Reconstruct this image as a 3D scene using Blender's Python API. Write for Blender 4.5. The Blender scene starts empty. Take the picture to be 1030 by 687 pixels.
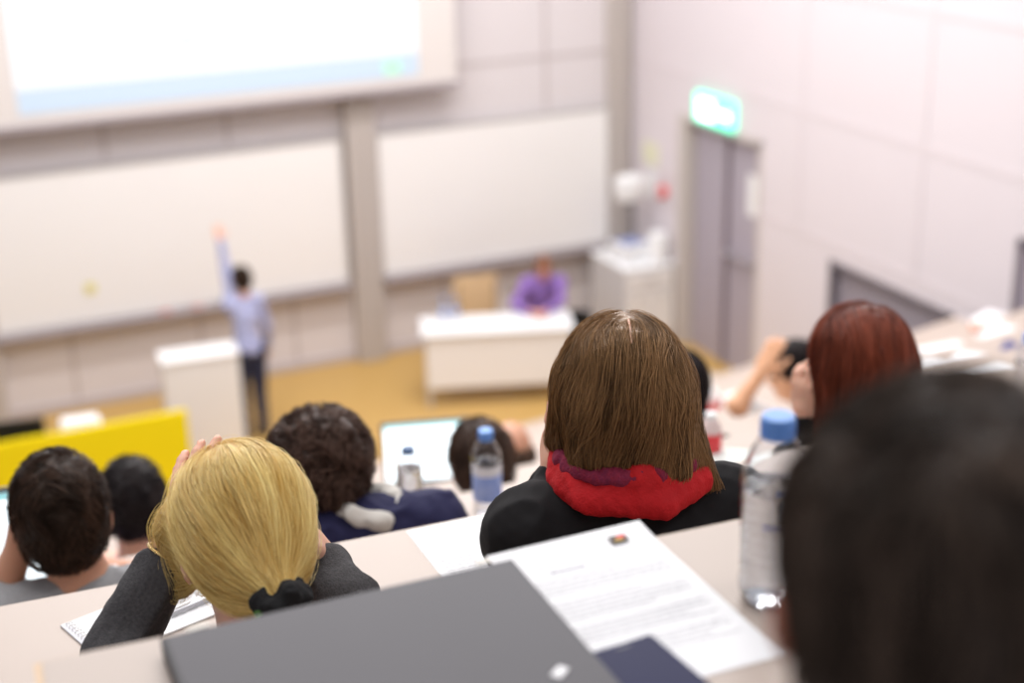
import bpy, math, random
import numpy as np
from mathutils import Vector, Matrix, Euler
S = bpy.context.scene
C = S.collection
# ------------------------------------------------------------------ camera
H = 5.8                                   # eye height above the lecture floor
F_PX = 1500.0
R = np.array([[0.91120405, 0.16326791, -0.37822054],
              [-0.4113418, 0.31050593, -0.85696207],
              [-0.02247469, 0.93644523, 0.35009317]])
cam_d = bpy.data.cameras.new('camera')
cam = bpy.data.objects.new('camera', cam_d); C.objects.link(cam)
M = Matrix([list(r) for r in R]).to_4x4(); M.translation = (0, 0, H)
cam.matrix_world = M
cam_d.sensor_width = 36; cam_d.lens = F_PX / 1030 * 36
cam_d.clip_start = .05; cam_d.clip_end = 100
cam_d.dof.use_dof = True; cam_d.dof.focus_distance = 2.13; cam_d.dof.aperture_fstop = 2.0
S.camera = cam
# ------------------------------------------------------------------ light
w = bpy.data.worlds.new('world'); S.world = w; w.use_nodes = True
bg = w.node_tree.nodes['Background']; bg.inputs[0].default_value = (.97, .95, 1, 1); bg.inputs[1].default_value = .46
def area(name, loc, size, sy, power, col=(1, .975, .965), rot=(0, 0, 0)):
    l = bpy.data.lights.new(name, 'AREA'); l.shape = 'RECTANGLE'; l.size = size; l.size_y = sy; l.energy = power; l.color = col
    o = bpy.data.objects.new(name, l); C.objects.link(o); o.location = loc; o.rotation_euler = rot
    return o
area('ceiling_lamp', (1.0, 3.0, 8.6), 4.5, .5, 95)
area('ceiling_lamp', (1.5, 5.6, 8.6), 6, .5, 170)
area('ceiling_lamp', (3.5, 8.4, 8.4), 7, .5, 340)
area('ceiling_lamp', (3.5, 11.2, 8.2), 7, .5, 470)
area('ceiling_lamp', (4.5, .3, 8.8), 5, .5, 60)
S.view_settings.view_transform = 'Standard'; S.view_settings.look = 'None'
S.view_settings.gamma = 1; S.view_settings.use_curve_mapping = False
S.view_settings.exposure = .10
S.cycles.use_denoising = True
S.cycles.max_bounces = 10; S.cycles.transmission_bounces = 10; S.cycles.transparent_max_bounces = 12
# ------------------------------------------------------------------ helpers
rng = np.random.default_rng(7)
def ray(px, py):
    v = np.array([px - 515, -(py - 343.5), -F_PX]); return R @ v / F_PX
def atD(px, py, D): return ray(px, py) * D + np.array([0, 0, H])
def onz(px, py, z):
    r = ray(px, py); return r * ((z - H) / r[2]) + np.array([0, 0, H])
V3 = lambda *a: np.array(a, float)
def nrm(v): v = np.asarray(v, float); return v / (np.linalg.norm(v, axis=-1, keepdims=True) + 1e-12)

def mat(name, col, rough=.55, metal=0, spec=.5, trans=0, ior=1.45, emit=None, es=0, var=.04, scale=30, bump=0, bscale=200, alpha=1, sheen=0, sss=0, col2=None, stretch=None):
    m = bpy.data.materials.new(name); m.use_nodes = True
    nt = m.node_tree; b = nt.nodes['Principled BSDF']
    b.inputs['Roughness'].default_value = rough; b.inputs['Metallic'].default_value = metal
    b.inputs['Specular IOR Level'].default_value = spec
    b.inputs['Transmission Weight'].default_value = trans; b.inputs['IOR'].default_value = ior
    b.inputs['Alpha'].default_value = alpha
    if sheen: b.inputs['Sheen Weight'].default_value = sheen
    if sss:
        b.inputs['Subsurface Weight'].default_value = sss; b.inputs['Subsurface Radius'].default_value = (1, .35, .2); b.inputs['Subsurface Scale'].default_value = .012
    c1 = tuple(col) + (1,)
    c2 = (tuple(col2) + (1,)) if col2 else tuple(max(0, min(1, x * (1 - var * 2))) for x in col) + (1,)
    tc = nt.nodes.new('ShaderNodeTexCoord'); mp = nt.nodes.new('ShaderNodeMapping')
    nt.links.new(tc.outputs['Object'], mp.inputs[0])
    if stretch: mp.inputs['Scale'].default_value = stretch
    n = nt.nodes.new('ShaderNodeTexNoise'); n.inputs['Scale'].default_value = scale; n.inputs['Detail'].default_value = 4
    nt.links.new(mp.outputs[0], n.inputs['Vector'])
    mx = nt.nodes.new('ShaderNodeMix'); mx.data_type = 'RGBA'
    mx.inputs[6].default_value = c1; mx.inputs[7].default_value = c2
    nt.links.new(n.outputs[0], mx.inputs[0]); nt.links.new(mx.outputs[2], b.inputs['Base Color'])
    if bump:
        n2 = nt.nodes.new('ShaderNodeTexNoise'); n2.inputs['Scale'].default_value = bscale; n2.inputs['Detail'].default_value = 3
        nt.links.new(mp.outputs[0], n2.inputs['Vector'])
        bp = nt.nodes.new('ShaderNodeBump'); bp.inputs['Strength'].default_value = bump; bp.inputs['Distance'].default_value = .003
        nt.links.new(n2.outputs[0], bp.inputs['Height']); nt.links.new(bp.outputs[0], b.inputs['Normal'])
    if emit is not None:
        b.inputs['Emission Color'].default_value = tuple(emit) + (1,); b.inputs['Emission Strength'].default_value = es
    return m
def hair_mat(name, dark, light, rough=.38, spec=.5):
    m = bpy.data.materials.new(name); m.use_nodes = True; nt = m.node_tree; b = nt.nodes['Principled BSDF']
    at = nt.nodes.new('ShaderNodeAttribute'); at.attribute_name = 'shade'
    mx = nt.nodes.new('ShaderNodeMix'); mx.data_type = 'RGBA'
    mx.inputs[6].default_value = tuple(dark) + (1,); mx.inputs[7].default_value = tuple(light) + (1,)
    nt.links.new(at.outputs['Fac'], mx.inputs[0]); nt.links.new(mx.outputs[2], b.inputs['Base Color'])
    b.inputs['Roughness'].default_value = rough; b.inputs['Specular IOR Level'].default_value = spec
    b.inputs['Specular Tint'].default_value = tuple(min(1, x * 1.6 + .25) for x in light) + (1,)
    return m

def fast_mesh(name, v, f, smooth=True, shade=None):
    v = np.asarray(v, np.float32); f = np.asarray(f, np.int32)
    me = bpy.data.meshes.new(name); k = f.shape[1]
    me.vertices.add(len(v)); me.vertices.foreach_set('co', v.ravel())
    me.loops.add(f.size); me.loops.foreach_set('vertex_index', f.ravel())
    me.polygons.add(len(f)); me.polygons.foreach_set('loop_start', np.arange(0, f.size, k, dtype=np.int32))
    me.polygons.foreach_set('loop_total', np.full(len(f), k, np.int32))
    me.polygons.foreach_set('use_smooth', np.full(len(f), smooth))
    if shade is not None:
        a = me.attributes.new('shade', 'FLOAT', 'POINT'); a.data.foreach_set('value', np.asarray(shade, np.float32))
    me.update(calc_edges=True); me.validate()
    return me
def link(name, me, m, parent=None, base=None):
    o = bpy.data.objects.new(name, me); C.objects.link(o)
    if m is not None and not me.materials: me.materials.append(m)
    if parent is not None: o.parent = parent
    elif base is not None: o.location = [float(x) for x in base]
    return o
def tag(o, label=None, cat=None, group=None, kind=None):
    if label: o['label'] = label
    if cat: o['category'] = cat
    if group: o['group'] = group
    if kind: o['kind'] = kind
    return o
def empty(name, loc, rz=0):
    o = bpy.data.objects.new(name, None); C.objects.link(o); o.location = [float(x) for x in loc]; o.rotation_euler = (0, 0, rz); o.empty_display_size = .1
    return o
def copy_tree(o, parent=None):
    c = o.copy(); C.objects.link(c); c.parent = parent
    for ch in [x for x in bpy.data.objects if x.parent == o]: copy_tree(ch, c)
    return c

class MB:
    """collects simple shapes into one mesh"""
    def __init__(s): s.v = []; s.f = []
    def add(s, vs, fs):
        n = len(s.v); s.v += [tuple(map(float, p)) for p in vs]; s.f += [tuple(i + n for i in q) for q in fs]; return s
    def box(s, lo, hi, bev=0, mtx=None):
        x0, y0, z0 = lo; x1, y1, z1 = hi
        if bev <= 0:
            vs = [(x, y, z) for z in (z0, z1) for y in (y0, y1) for x in (x0, x1)]
            fs = [(0, 2, 3, 1), (4, 5, 7, 6), (0, 1, 5, 4), (2, 6, 7, 3), (0, 4, 6, 2), (1, 3, 7, 5)]
        else:
            b = min(bev, (x1-x0)/2.01, (y1-y0)/2.01, (z1-z0)/2.01); vs = []; fs = []
            import bmesh
            bm = bmesh.new(); bmesh.ops.create_cube(bm, size=1)
            for q in bm.verts: q.co = Vector(((x0+x1)/2 + q.co.x*(x1-x0), (y0+y1)/2 + q.co.y*(y1-y0), (z0+z1)/2 + q.co.z*(z1-z0)))
            bmesh.ops.bevel(bm, geom=bm.edges[:], offset=b, segments=2, affect='EDGES', profile=.5)
            bm.verts.index_update()
            vs = [tuple(q.co) for q in bm.verts]; fs = [tuple(q.index for q in f.verts) for f in bm.faces]; bm.free()
        if mtx is not None: vs = [tuple(mtx @ Vector(p)) for p in vs]
        return s.add(vs, fs)
    def tube(s, pts, r, n=10, cap=True):
        pts = [V3(*p) for p in pts]; rs = r if hasattr(r, '__len__') else [r]*len(pts)
        rings = []; up = None
        for i, p in enumerate(pts):
            t = nrm(pts[min(i+1, len(pts)-1)] - pts[max(i-1, 0)])
            if up is None: up = V3(0, 0, 1) if abs(t[2]) < .9 else V3(1, 0, 0)
            a = nrm(np.cross(t, up)); b = np.cross(a, t); up = b
            rings.append([p + rs[i]*(math.cos(2*math.pi*k/n)*a + math.sin(2*math.pi*k/n)*b) for k in range(n)])
        vs = [q for rg in rings for q in rg]; fs = []
        for i in range(len(rings)-1):
            for k in range(n): fs.append((i*n+k, i*n+(k+1) % n, (i+1)*n+(k+1) % n, (i+1)*n+k))
        if cap: fs.append(tuple(range(n))[::-1]); fs.append(tuple((len(rings)-1)*n+k for k in range(n)))
        return s.add(vs, fs)
    def lathe(s, prof, n=40, c=(0, 0, 0), closed=True):
        vs = []; fs = []; m = len(prof)
        for (r, z) in prof:
            for k in range(n): a = 2*math.pi*k/n; vs.append((c[0]+r*math.cos(a), c[1]+r*math.sin(a), c[2]+z))
        for i in range(m-1):
            for k in range(n): fs.append((i*n+k, i*n+(k+1) % n, (i+1)*n+(k+1) % n, (i+1)*n+k))
        if closed: fs.append(tuple(range(n))[::-1]); fs.append(tuple((m-1)*n+k for k in range(n)))
        return s.add(vs, fs)
    def build(s, name, m, parent=None, smooth=False, base=None):
        me = bpy.data.meshes.new(name); me.from_pydata(s.v, [], s.f); me.update()
        import bmesh
        bm = bmesh.new(); bm.from_mesh(me); bmesh.ops.recalc_face_normals(bm, faces=bm.faces[:]); bm.to_mesh(me); bm.free()
        if smooth:
            me.polygons.foreach_set('use_smooth', [True]*len(me.polygons))
            try: me.set_sharp_from_angle(angle=math.radians(40))
            except Exception: pass
        return link(name, me, m, parent, base)

# ------------------------------------------------------------------ signed-distance modelling
class Field:
    def __init__(s, lo, hi, h):
        s.lo = np.array(lo, float); s.h = h
        s.n = np.maximum(4, np.ceil((np.array(hi) - s.lo) / h).astype(int) + 1)
        s.ax = [s.lo[i] + h*np.arange(s.n[i]) for i in range(3)]
        s.v = np.full(tuple(s.n), .12, np.float32)
    def _sub(s, lo, hi, pad):
        sl = []
        for i in range(3):
            a = int(np.clip(math.floor((lo[i]-pad-s.lo[i])/s.h), 0, s.n[i]-1)); b = int(np.clip(math.ceil((hi[i]+pad-s.lo[i])/s.h)+1, a+1, s.n[i]))
            sl.append(slice(a, b))
        g = np.meshgrid(*[s.ax[i][sl[i]] for i in range(3)], indexing='ij')
        return tuple(sl), g
    def put(s, sl, d, k, neg=False):
        a = s.v[sl]; d = d.astype(np.float32)
        if neg:
            d = -d; h = np.maximum(k - np.abs(a-d), 0)/k if k > 0 else 0; s.v[sl] = np.maximum(a, d) + h*h*k*.25
        else:
            h = np.maximum(k - np.abs(a-d), 0)/k if k > 0 else 0; s.v[sl] = np.minimum(a, d) - h*h*k*.25
    def cap(s, a, b, ra, rb, k=.01, neg=False, off=0):
        a = np.array(a, float); b = np.array(b, float); r = max(ra, rb) + off
        sl, (X, Y, Z) = s._sub(np.minimum(a, b)-r, np.maximum(a, b)+r, .04)
        ba = b-a; L = float(ba@ba) + 1e-9
        px, py, pz = X-a[0], Y-a[1], Z-a[2]
        t = np.clip((px*ba[0]+py*ba[1]+pz*ba[2])/L, 0, 1)
        d = np.sqrt((px-t*ba[0])**2+(py-t*ba[1])**2+(pz-t*ba[2])**2) - (ra+(rb-ra)*t) - off
        s.put(sl, d, k, neg)
    def ell(s, c, r, Rm=None, k=.01, neg=False, off=0):
        c = np.array(c, float); r = np.array(r, float) + off; m = r.max()
        Rm = np.eye(3) if Rm is None else Rm
        ext = np.sqrt(((Rm*r)**2).sum(1))
        sl, (X, Y, Z) = s._sub(c-ext, c+ext, .04)
        P = np.stack([X-c[0], Y-c[1], Z-c[2]], -1) @ Rm      # to local
        k0 = np.sqrt(((P/r)**2).sum(-1)); k1 = np.sqrt(((P/(r*r))**2).sum(-1)) + 1e-9
        s.put(sl, k0*(k0-1)/k1, k, neg)
    def prims(s, L, off=0):
        for p in L:
            neg = len(p) > 0 and p[0].endswith('-')
            if p[0].startswith('cap'): s.cap(*p[1:5], k=p[5], neg=neg, off=(-off if neg else off))
            else: s.ell(p[1], p[2], p[3], k=p[4], neg=neg, off=(-off if neg else off))
    def sample(s, P):
        q = (P - s.lo)/s.h; q = np.clip(q, 0, np.array(s.n)-1.001); i = q.astype(int); f = q-i
        o = 0
        for dx in (0, 1):
            for dy in (0, 1):
                for dz in (0, 1):
                    wt = (f[:, 0] if dx else 1-f[:, 0])*(f[:, 1] if dy else 1-f[:, 1])*(f[:, 2] if dz else 1-f[:, 2])
                    o = o + wt*s.v[i[:, 0]+dx, i[:, 1]+dy, i[:, 2]+dz]
        return o
    def grad(s, P):
        e = s.h; g = np.zeros_like(P)
        for i in range(3):
            d = np.zeros(3); d[i] = e; g[:, i] = s.sample(P+d)-s.sample(P-d)
        return nrm(g)
    def mesh(s):
        v = s.v; neg = v < 0; nx, ny, nz = v.shape
        cnt = np.zeros((nx-1, ny-1, nz-1), np.int8)
        for dx in (0, 1):
            for dy in (0, 1):
                for dz in (0, 1): cnt += neg[dx:nx-1+dx, dy:ny-1+dy, dz:nz-1+dz]
        act = (cnt > 0) & (cnt < 8); I = np.argwhere(act); idm = np.full(act.shape, -1, np.int32); idm[act] = np.arange(len(I))
        acc = np.zeros((len(I), 3)); num = np.zeros(len(I))
        cs = [(x, y, z) for x in (0, 1) for y in (0, 1) for z in (0, 1)]
        for a in cs:
            for ax in range(3):
                if a[ax] == 0:
                    b = list(a); b[ax] = 1
                    va = v[I[:, 0]+a[0], I[:, 1]+a[1], I[:, 2]+a[2]]; vb = v[I[:, 0]+b[0], I[:, 1]+b[1], I[:, 2]+b[2]]
                    c = (va < 0) != (vb < 0); t = np.where(c, va/(va-vb+1e-12), 0)
                    p = np.tile(np.array(a, float), (len(I), 1)); p[:, ax] += t
                    acc += p*c[:, None]; num += c
        P = (I + acc/num[:, None])*s.h + s.lo
        F = []
        for ax in range(3):
            u, w_ = [(1, 2), (2, 0), (0, 1)][ax]
            A = [slice(1, -1)]*3; A[ax] = slice(0, -1); B = [slice(1, -1)]*3; B[ax] = slice(1, None)
            a = neg[tuple(A)]; b = neg[tuple(B)]
            E = np.argwhere(a != b); sgn = a[E[:, 0], E[:, 1], E[:, 2]]
            off = np.ones(3, int); off[ax] = 0; E = E + off
            def cell(du, dw):
                q = E.copy(); q[:, u] -= du; q[:, w_] -= dw; return idm[q[:, 0], q[:, 1], q[:, 2]]
            Q = np.stack([cell(0, 0), cell(1, 0), cell(1, 1), cell(0, 1)], 1)
            Q[~sgn] = Q[~sgn][:, ::-1]; F.append(Q)
        F = np.concatenate(F); F = F[(F >= 0).all(1)]
        return P, F
def snoise(P, freq, seed, oct=1):
    r = np.random.default_rng(seed); o = np.zeros(len(P))
    for j in range(oct):
        a = 0
        for i in range(9):
            k = nrm(r.normal(size=3))*freq*(2**j)*r.uniform(.6, 1.4)*2*math.pi; a = a + np.sin(P@k + r.uniform(0, 6.28))
        o += a/3/(1.8**j)
    return o
def bounds(L, pad=.03):
    lo = np.full(3, 9e9); hi = -lo
    for p in L:
        if p[0].endswith('-'): continue
        if p[0].startswith('cap'):
            r = max(p[3], p[4]); lo = np.minimum(lo, np.minimum(p[1], p[2])-r); hi = np.maximum(hi, np.maximum(p[1], p[2])+r)
        else:
            r = max(p[2]); lo = np.minimum(lo, np.array(p[1])-r); hi = np.maximum(hi, np.array(p[1])+r)
    return lo-pad, hi+pad
def sdf_obj(name, L, m, parent, base, h=.006, off=0, folds=0, ffreq=7, seed=1, fine=0):
    lo, hi = bounds(L, .03+off); F = Field(lo, hi, h); F.prims(L, off)
    P, Q = F.mesh()
    if folds or fine:
        n = F.grad(P); d = folds*(1-2*np.abs(snoise(P*V3(1, 1, .6), ffreq, seed, 2))) if folds else 0
        if fine: d = d + fine*snoise(P, ffreq*6, seed+5, 1)
        if off: d = np.maximum(d, -.35*off)
        P = P + n*np.asarray(d)[:, None]
    return link(name, fast_mesh(name, P - base, Q), m, parent, base)

# ------------------------------------------------------------------ materials
M_wall = mat('wall_paint_rose_grey', (.655, .61, .62), .6, var=.02, scale=2)
M_side = mat('wall_paint_lilac_white', (.70, .645, .675), .6, var=.015, scale=2)
M_groove = mat('wall_groove', (.50, .445, .445), .7)
M_pillar = mat('pillar_paint', (.50, .45, .42), .6)
M_board = mat('whiteboard_enamel', (.83, .81, .80), .35, var=.015, scale=1.5)
M_tray = mat('tray_grey', (.33, .29, .31), .5)
M_alu = mat('board_trim', (.55, .52, .50), .4, metal=.3)
M_floor = mat('parquet_tan', (.56, .36, .12), .45, var=.12, scale=6, col2=(.43, .25, .07), stretch=(1, 6, 1))
M_tier = mat('grey_linoleum', (.33, .29, .27), .7)
M_desk = mat('desk_laminate_beige', (.47, .385, .33), .38, var=.02, scale=14)
M_ply = mat('plywood_edge', (.72, .52, .34), .5, var=.1, scale=60, stretch=(1, 1, 12))
M_panel = mat('desk_panel', (.50, .42, .37), .5)
M_seat = mat('seat_wood', (.45, .27, .13), .45, var=.15, scale=12, stretch=(1, 8, 1))
M_steel = mat('dark_steel', (.14, .14, .15), .4, metal=.8)
M_white = mat('white_laminate', (.82, .80, .79), .4, var=.01)
M_white2 = mat('white_plastic', (.83, .83, .84), .4, var=.02)
M_door = mat('door_grey_lilac', (.40, .36, .42), .5, var=.02)
M_doorf = mat('door_frame_beige', (.56, .51, .48), .5)
M_bar = mat('door_bar', (.45, .42, .47), .35, metal=.5)
M_paper = mat('paper_white', (.86, .86, .87), .7, var=.01)
M_ink = mat('ink_grey', (.55, .55, .58), .8)
M_inkd = mat('ink_dark', (.30, .29, .36), .8)
M_yel = mat('yellow_board', (1.0, .80, .0), .5, var=.01)
M_black = mat('black_plastic', (.012, .012, .014), .4)
M_folder = mat('folder_grey', (.108, .103, .113), .45, var=.06, scale=5, bump=.05, bscale=600, spec=.2)
M_folder2 = mat('folder_spine_dark', (.03, .028, .032), .5)
M_skin = mat('skin_light', (.74, .42, .30), .5, sss=.35, var=.05, scale=40)
M_skin2 = mat('skin_tan', (.60, .31, .20), .5, sss=.35, var=.05, scale=40)
M_eye = mat('eye_dark', (.05, .04, .04), .2)
M_navy = mat('navy_knit', (.012, .012, .06), .8, bump=.3, bscale=500)
M_blackc = mat('black_cotton', (.008, .007, .008), .8, spec=.25, bump=.15, bscale=900)
M_jeans = mat('dark_trousers', (.02, .025, .06), .8)
M_greym = mat('grey_marl_sweatshirt', (.38, .38, .39), .85, var=.2, scale=260, bump=.2, bscale=700)
M_knit = mat('charcoal_marl_knit', (.020, .019, .021), .9, col2=(.10, .096, .10), scale=220, bump=.5, bscale=420)
M_cream = mat('cream_fleece', (.66, .63, .58), .9, bump=.5, bscale=300)
M_lilac = mat('lilac_cloth', (.42, .33, .62), .8, var=.1)
M_purple = mat('purple_shirt', (.27, .15, .46), .8, var=.1)
M_shirtb = mat('blue_print_shirt', (.12, .17, .42), .8, col2=(.58, .56, .68), scale=16)
M_red = mat('red_scarf_wool', (.62, .006, .012), .8, bump=.5, bscale=260, var=.15, scale=40)
M_maroon = mat('scarf_border_purple', (.13, .012, .06), .8, col2=(.30, .01, .03), scale=120, bump=.8, bscale=300)
M_velvet = mat('black_velvet', (.006, .006, .007), .9, bump=.6, bscale=250)
M_gold = mat('gold_metal', (.85, .6, .25), .25, metal=1)
M_shoe = mat('black_leather', (.02, .018, .018), .4)
M_cap = mat('bottle_cap_blue', (.16, .36, .82), .35, var=.02)
M_capd = mat('bottle_cap_dark_blue', (.03, .10, .25), .35)
M_pet = mat('clear_plastic', (.97, .98, 1), .04, trans=1, ior=1.38, spec=.5)
M_water = mat('water', (.96, .98, 1), .0, trans=1, ior=1.33)
M_lab = mat('bottle_label_blue', (.05, .17, .68), .5, col2=(.55, .65, .88), scale=26)
M_labw = mat('bottle_label_white', (.82, .84, .9), .5)

# ------------------------------------------------------------------ room
YW, XW = 14.5, 7.89
def st(mb, name, m, kind='structure'): o = mb.build(name, m); o['kind'] = kind; return o
st(MB().box((-4, 10.4, -.12), (XW+.2, YW+.2, 0)), 'floor', M_floor)
st(MB().box((-4, YW, 0), (XW+.2, YW+.2, 6.5)), 'wall_front', M_wall)
# side wall with the door opening and the lower hatch recess cut out
DY0, DY1, DZ = 11.84, 13.26, 2.53
GY0, GY1, GZ0, GZ1 = 8.97, 10.67, .3, 1.69
mb = MB()
for (y0, y1, z0, z1) in ((-2, GY0, -.1, 6.5), (GY0, GY1, GZ1, 6.5), (GY0, GY1, -.1, GZ0), (GY1, DY0, -.1, 6.5), (DY0, DY1, DZ, 6.5), (DY1, YW, -.1, 6.5)):
    mb.box((XW, y0, z0), (XW+.2, y1, z1))
st(mb, 'wall_right', M_side)
# panel joints
mb = MB()
for z in (3.05, 4.3): mb.box((-4, YW-.006, z-.02), (XW, YW, z+.02))
for x in (.9, 2.16, 3.36, 6.3+.57): mb.box((x-.02, YW-.0075, 2.5), (x+.02, YW, 6.5))
for x in (1.61, 2.9, 3.9, 5.6, 6.7): mb.box((x-.018, YW-.006, 0), (x+.018, YW, .85))
st(mb, 'trim_1', M_groove)
M_sgroove = mat('side_wall_joint', (.695, .635, .66), .7)
mb = MB()
for z in (1.83, 2.95, 4.05, 5.2):
    for (a, b) in ((-2, DY0), (DY1, YW)) if z < DZ else ((-2, YW),): mb.box((XW-.005, a, z-.03), (XW, b, z+.03))
for y in (9.5, 11.2, 7.0, 13.91, 4.5): mb.box((XW-.0065, y-.03, 1.85 if y < 13 else 2.6), (XW, y+.03, 6.5))
st(mb, 'trim_2', M_sgroove)
# pillars
def pillar(name, x0, x1, d=.14):
    mb = MB(); mb.box((x0, YW-d, 0), (x1, YW, 6.5), .012)
    mb.box((x0+.06, YW-d-.025, 0), (x0+.12, YW-d+.01, 6.5)); mb.box((x1-.12, YW-d-.025, 0), (x1-.06, YW-d+.01, 6.5)); st(mb, name, M_pillar)
pillar('trim_3', 4.55, 4.86); pillar('trim_4', 7.60, 7.86, .1); pillar('trim_5', .62, .93)
st(MB().box((-4, YW-.03, 0), (4.55, YW, .09)).box((4.86, YW-.03, 0), (7.6, YW, .09)), 'baseboard_front', M_groove)
# whiteboards
def board(x0, x1, z0, z1, label):
    e = empty('whiteboard', (x0, YW-.09, z0)); tag(e, label, 'whiteboard', None)
    MB().box((0, .0, 0), (x1-x0, .03, z1-z0), .004).build('panel', M_board, e)
    mb = MB(); t = .025
    mb.box((-t, -.008, -t), (x1-x0+t, .04, 0)); mb.box((-t, -.008, z1-z0), (x1-x0+t, .04, z1-z0+t)); mb.box((-t, -.008, 0), (0, .04, z1-z0)); mb.box((x1-x0, -.008, 0), (x1-x0+t, .04, z1-z0))
    mb.build('frame', M_alu, e)
    MB().box((-.02, -.10, -.075), (x1-x0+.02, .06, -.028), .006).build('pen_tray', M_tray, e)
    for u in (.1, .5, .9): MB().box(((x1-x0)*u-.03, .03, .1), ((x1-x0)*u+.03, .088, z1-z0-.1)).build('wall_bracket', M_alu, e)
    return e
board(-1.2, 4.48, .93, 2.43, 'large white writing board behind the standing lecturer')
board(4.90, 7.57, .93, 2.43, 'white writing board between grey pillar and corner')
o = MB().box((0, 0, 0), (.10, .006, .10), .002).build('sticky_note', mat('note_yellow', (.75, .68, .25), .8), base=(1.80, YW-.104, 1.21)); tag(o, 'small yellow note stuck low on the left whiteboard', 'note')
for i, (x, c, l) in enumerate(((2.50, (.7, .12, .08), 'red marker on the board tray, left one near the lecturer'), (2.82, (.75, .25, .18), 'red marker on the board tray, right one near the lecturer'))):
    e = empty('marker_pen', (x, YW-.14, .914)); tag(e, l, 'marker', 'red markers on the whiteboard tray')
    MB().tube([(0, 0, 0), (.1, 0, 0)], .011).build('barrel', mat('marker_red_%s' % 'ab'[i], c, .4), e, True); MB().tube([(.1, 0, 0), (.14, 0, 0)], .0115).build('cap', M_white2, e, True)
# projection screen
e = empty('projection_screen', (1.18, YW-.30, 2.96)); tag(e, 'huge projection screen glowing with a pale slide', 'projection screen')
SX0, SX1, SZ0 = -2.6, 4.60, 0
mb = MB().box((SX0, 0, 0), (4.54, .05, 3.4), .005); mb.build('screen_border', mat('screen_cloth_border', (.70, .655, .63), .8), e)
MB().box((SX0, -.02, -.06), (4.56, .07, .0), .01).build('weight_bar', M_tray, e)
L0, L1 = .21, 4.12
M_slide = mat('slide_white', (.34, .35, .38), .8, emit=(.93, .965, 1), es=.66, var=0)
M_slideb = mat('slide_blue_band', (.35, .42, .5), .8, emit=(.55, .68, .82), es=.45, var=0)
M_slidet = mat('slide_text', (.25, .26, .38), .8, emit=(.55, .60, .92), es=.48, var=0)
sl_ = MB().box((L0, -.006, .33), (L1, 0, 3.3)).build('slide', M_slide, e)
MB().box((L0, -.006, .10), (L1, 0, .325)).build('taskbar', M_slideb, e)
rr = random.Random(3)
def slide_line(x0, x1, z, h=.035):
    x = x0; mb = MB()
    while x < x1:
        ww = rr.uniform(.05, .16); mb.box((x, -.009, z), (min(x+ww, x1), -.006, z+h)); x += ww+.012
    mb.build('text_line', M_slidet, sl_)
for z in (1.22, 1.02): slide_line(1.9, 3.35, z, .09)
for z in (1.55, 1.4, 1.25, .95, .85, .75): slide_line(.5, 1.4, z, .03)
slide_line(1.7, 2.9, .62, .05)
MB().box((3.75, -.010, .14), (3.93, -.006, .27), .004).build('slide_icon', mat('icon_green', (.3, .6, .4), .6, emit=(.55, .85, .65), es=.45), e)
# door in the side wall
e = empty('door_1', (XW, DY0, 0)); e['kind'] = 'structure'
W = DY1-DY0
MB().box((.10, .05, 0), (.15, W*.5-.005, DZ-.05), .004).build('door_leaf', M_door, e); MB().box((.10, W*.5+.005, 0), (.15, W-.05, DZ-.05), .004).build('door_leaf', M_door, e)
MB().box((.05, W*.5-.02, 0), (.1, W*.5+.02, DZ-.05), .004).build('center_strip', mat('door_strip', (.24, .20, .23), .5), e)
MB().box((-.02, W-.02, 0), (.17, W+.13, DZ+.02), .006).box((-.004, -.02, 0), (.17, .05, DZ+.02), .004).box((-.004, -.02, DZ-.05), (.17, W+.1, DZ+.015), .004).build('door_frame', M_doorf, e)
MB().tube([(.02, .12, 1.26), (.02, W*.5-.08, 1.26)], .022).box((.02, .14, 1.235), (.1, .18, 1.285)).box((.02, W*.5-.12, 1.235), (.1, W*.5-.08, 1.285)).build('push_bar', M_bar, e, True)
o = MB().box((0, 0, 0), (.004, .30, .42)).build('door_notice', M_white2, base=(XW+.094, DY0+.06, 1.72)); tag(o, 'white paper notice taped to the grey door', 'notice')
# exit sign
e = empty('exit_sign', (XW-.06, 12.29, 2.54)); tag(e, 'lit green exit sign above the grey door', 'sign')
M_ex = mat('exit_green', (.1, .7, .45), .5, emit=(.15, .95, .62), es=1.6, var=0); M_exw = mat('exit_white', (.9, 1, .95), .5, emit=(.9, 1, .96), es=3.2, var=0)
MB().box((0, 0, 0), (.06, .72, .30), .02).build('housing', M_ex, e, True)
mb = MB()
# running figure, doorway and arrow of the pictogram
mb.box((-.004, .43, .05), (0, .62, .25)); mb.box((-.004, .10, .12), (0, .32, .17)); mb.add([(-.004, .10, .07), (-.004, .03, .145), (-.004, .10, .22), (0, .10, .07), (0, .03, .145), (0, .10, .22)], [(0, 1, 2), (3, 5, 4), (0, 3, 4, 1), (1, 4, 5, 2), (2, 5, 3, 0)])
mb.box((-.004, .33, .05), (0, .41, .25)); mb.build('pictogram', M_exw, e)
# grey hatch panel low in the side wall
e = empty('wall_hatch', (XW+.02, GY0, GZ0)); tag(e, 'long grey recessed panel low in the side wall', 'wall panel')
MB().box((.05, 0, 0), (.09, GY1-GY0, GZ1-GZ0)).build('panel', mat('hatch_grey', (.30, .27, .31), .5), e)
mb = MB().box((-.03, 0, GZ1-GZ0-.05), (.08, GY1-GY0, GZ1-GZ0), .004).box((-.03, 0, 0), (.08, .05, GZ1-GZ0), .004).box((-.03, GY1-GY0-.05, 0), (.08, GY1-GY0, GZ1-GZ0), .004); mb.build('frame', mat('hatch_frame', (.17, .15, .17), .5), e)
MB().box((.02, .10, 1.15), (.05, .18, 1.25), .008).build('latch', M_steel, e)
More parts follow.
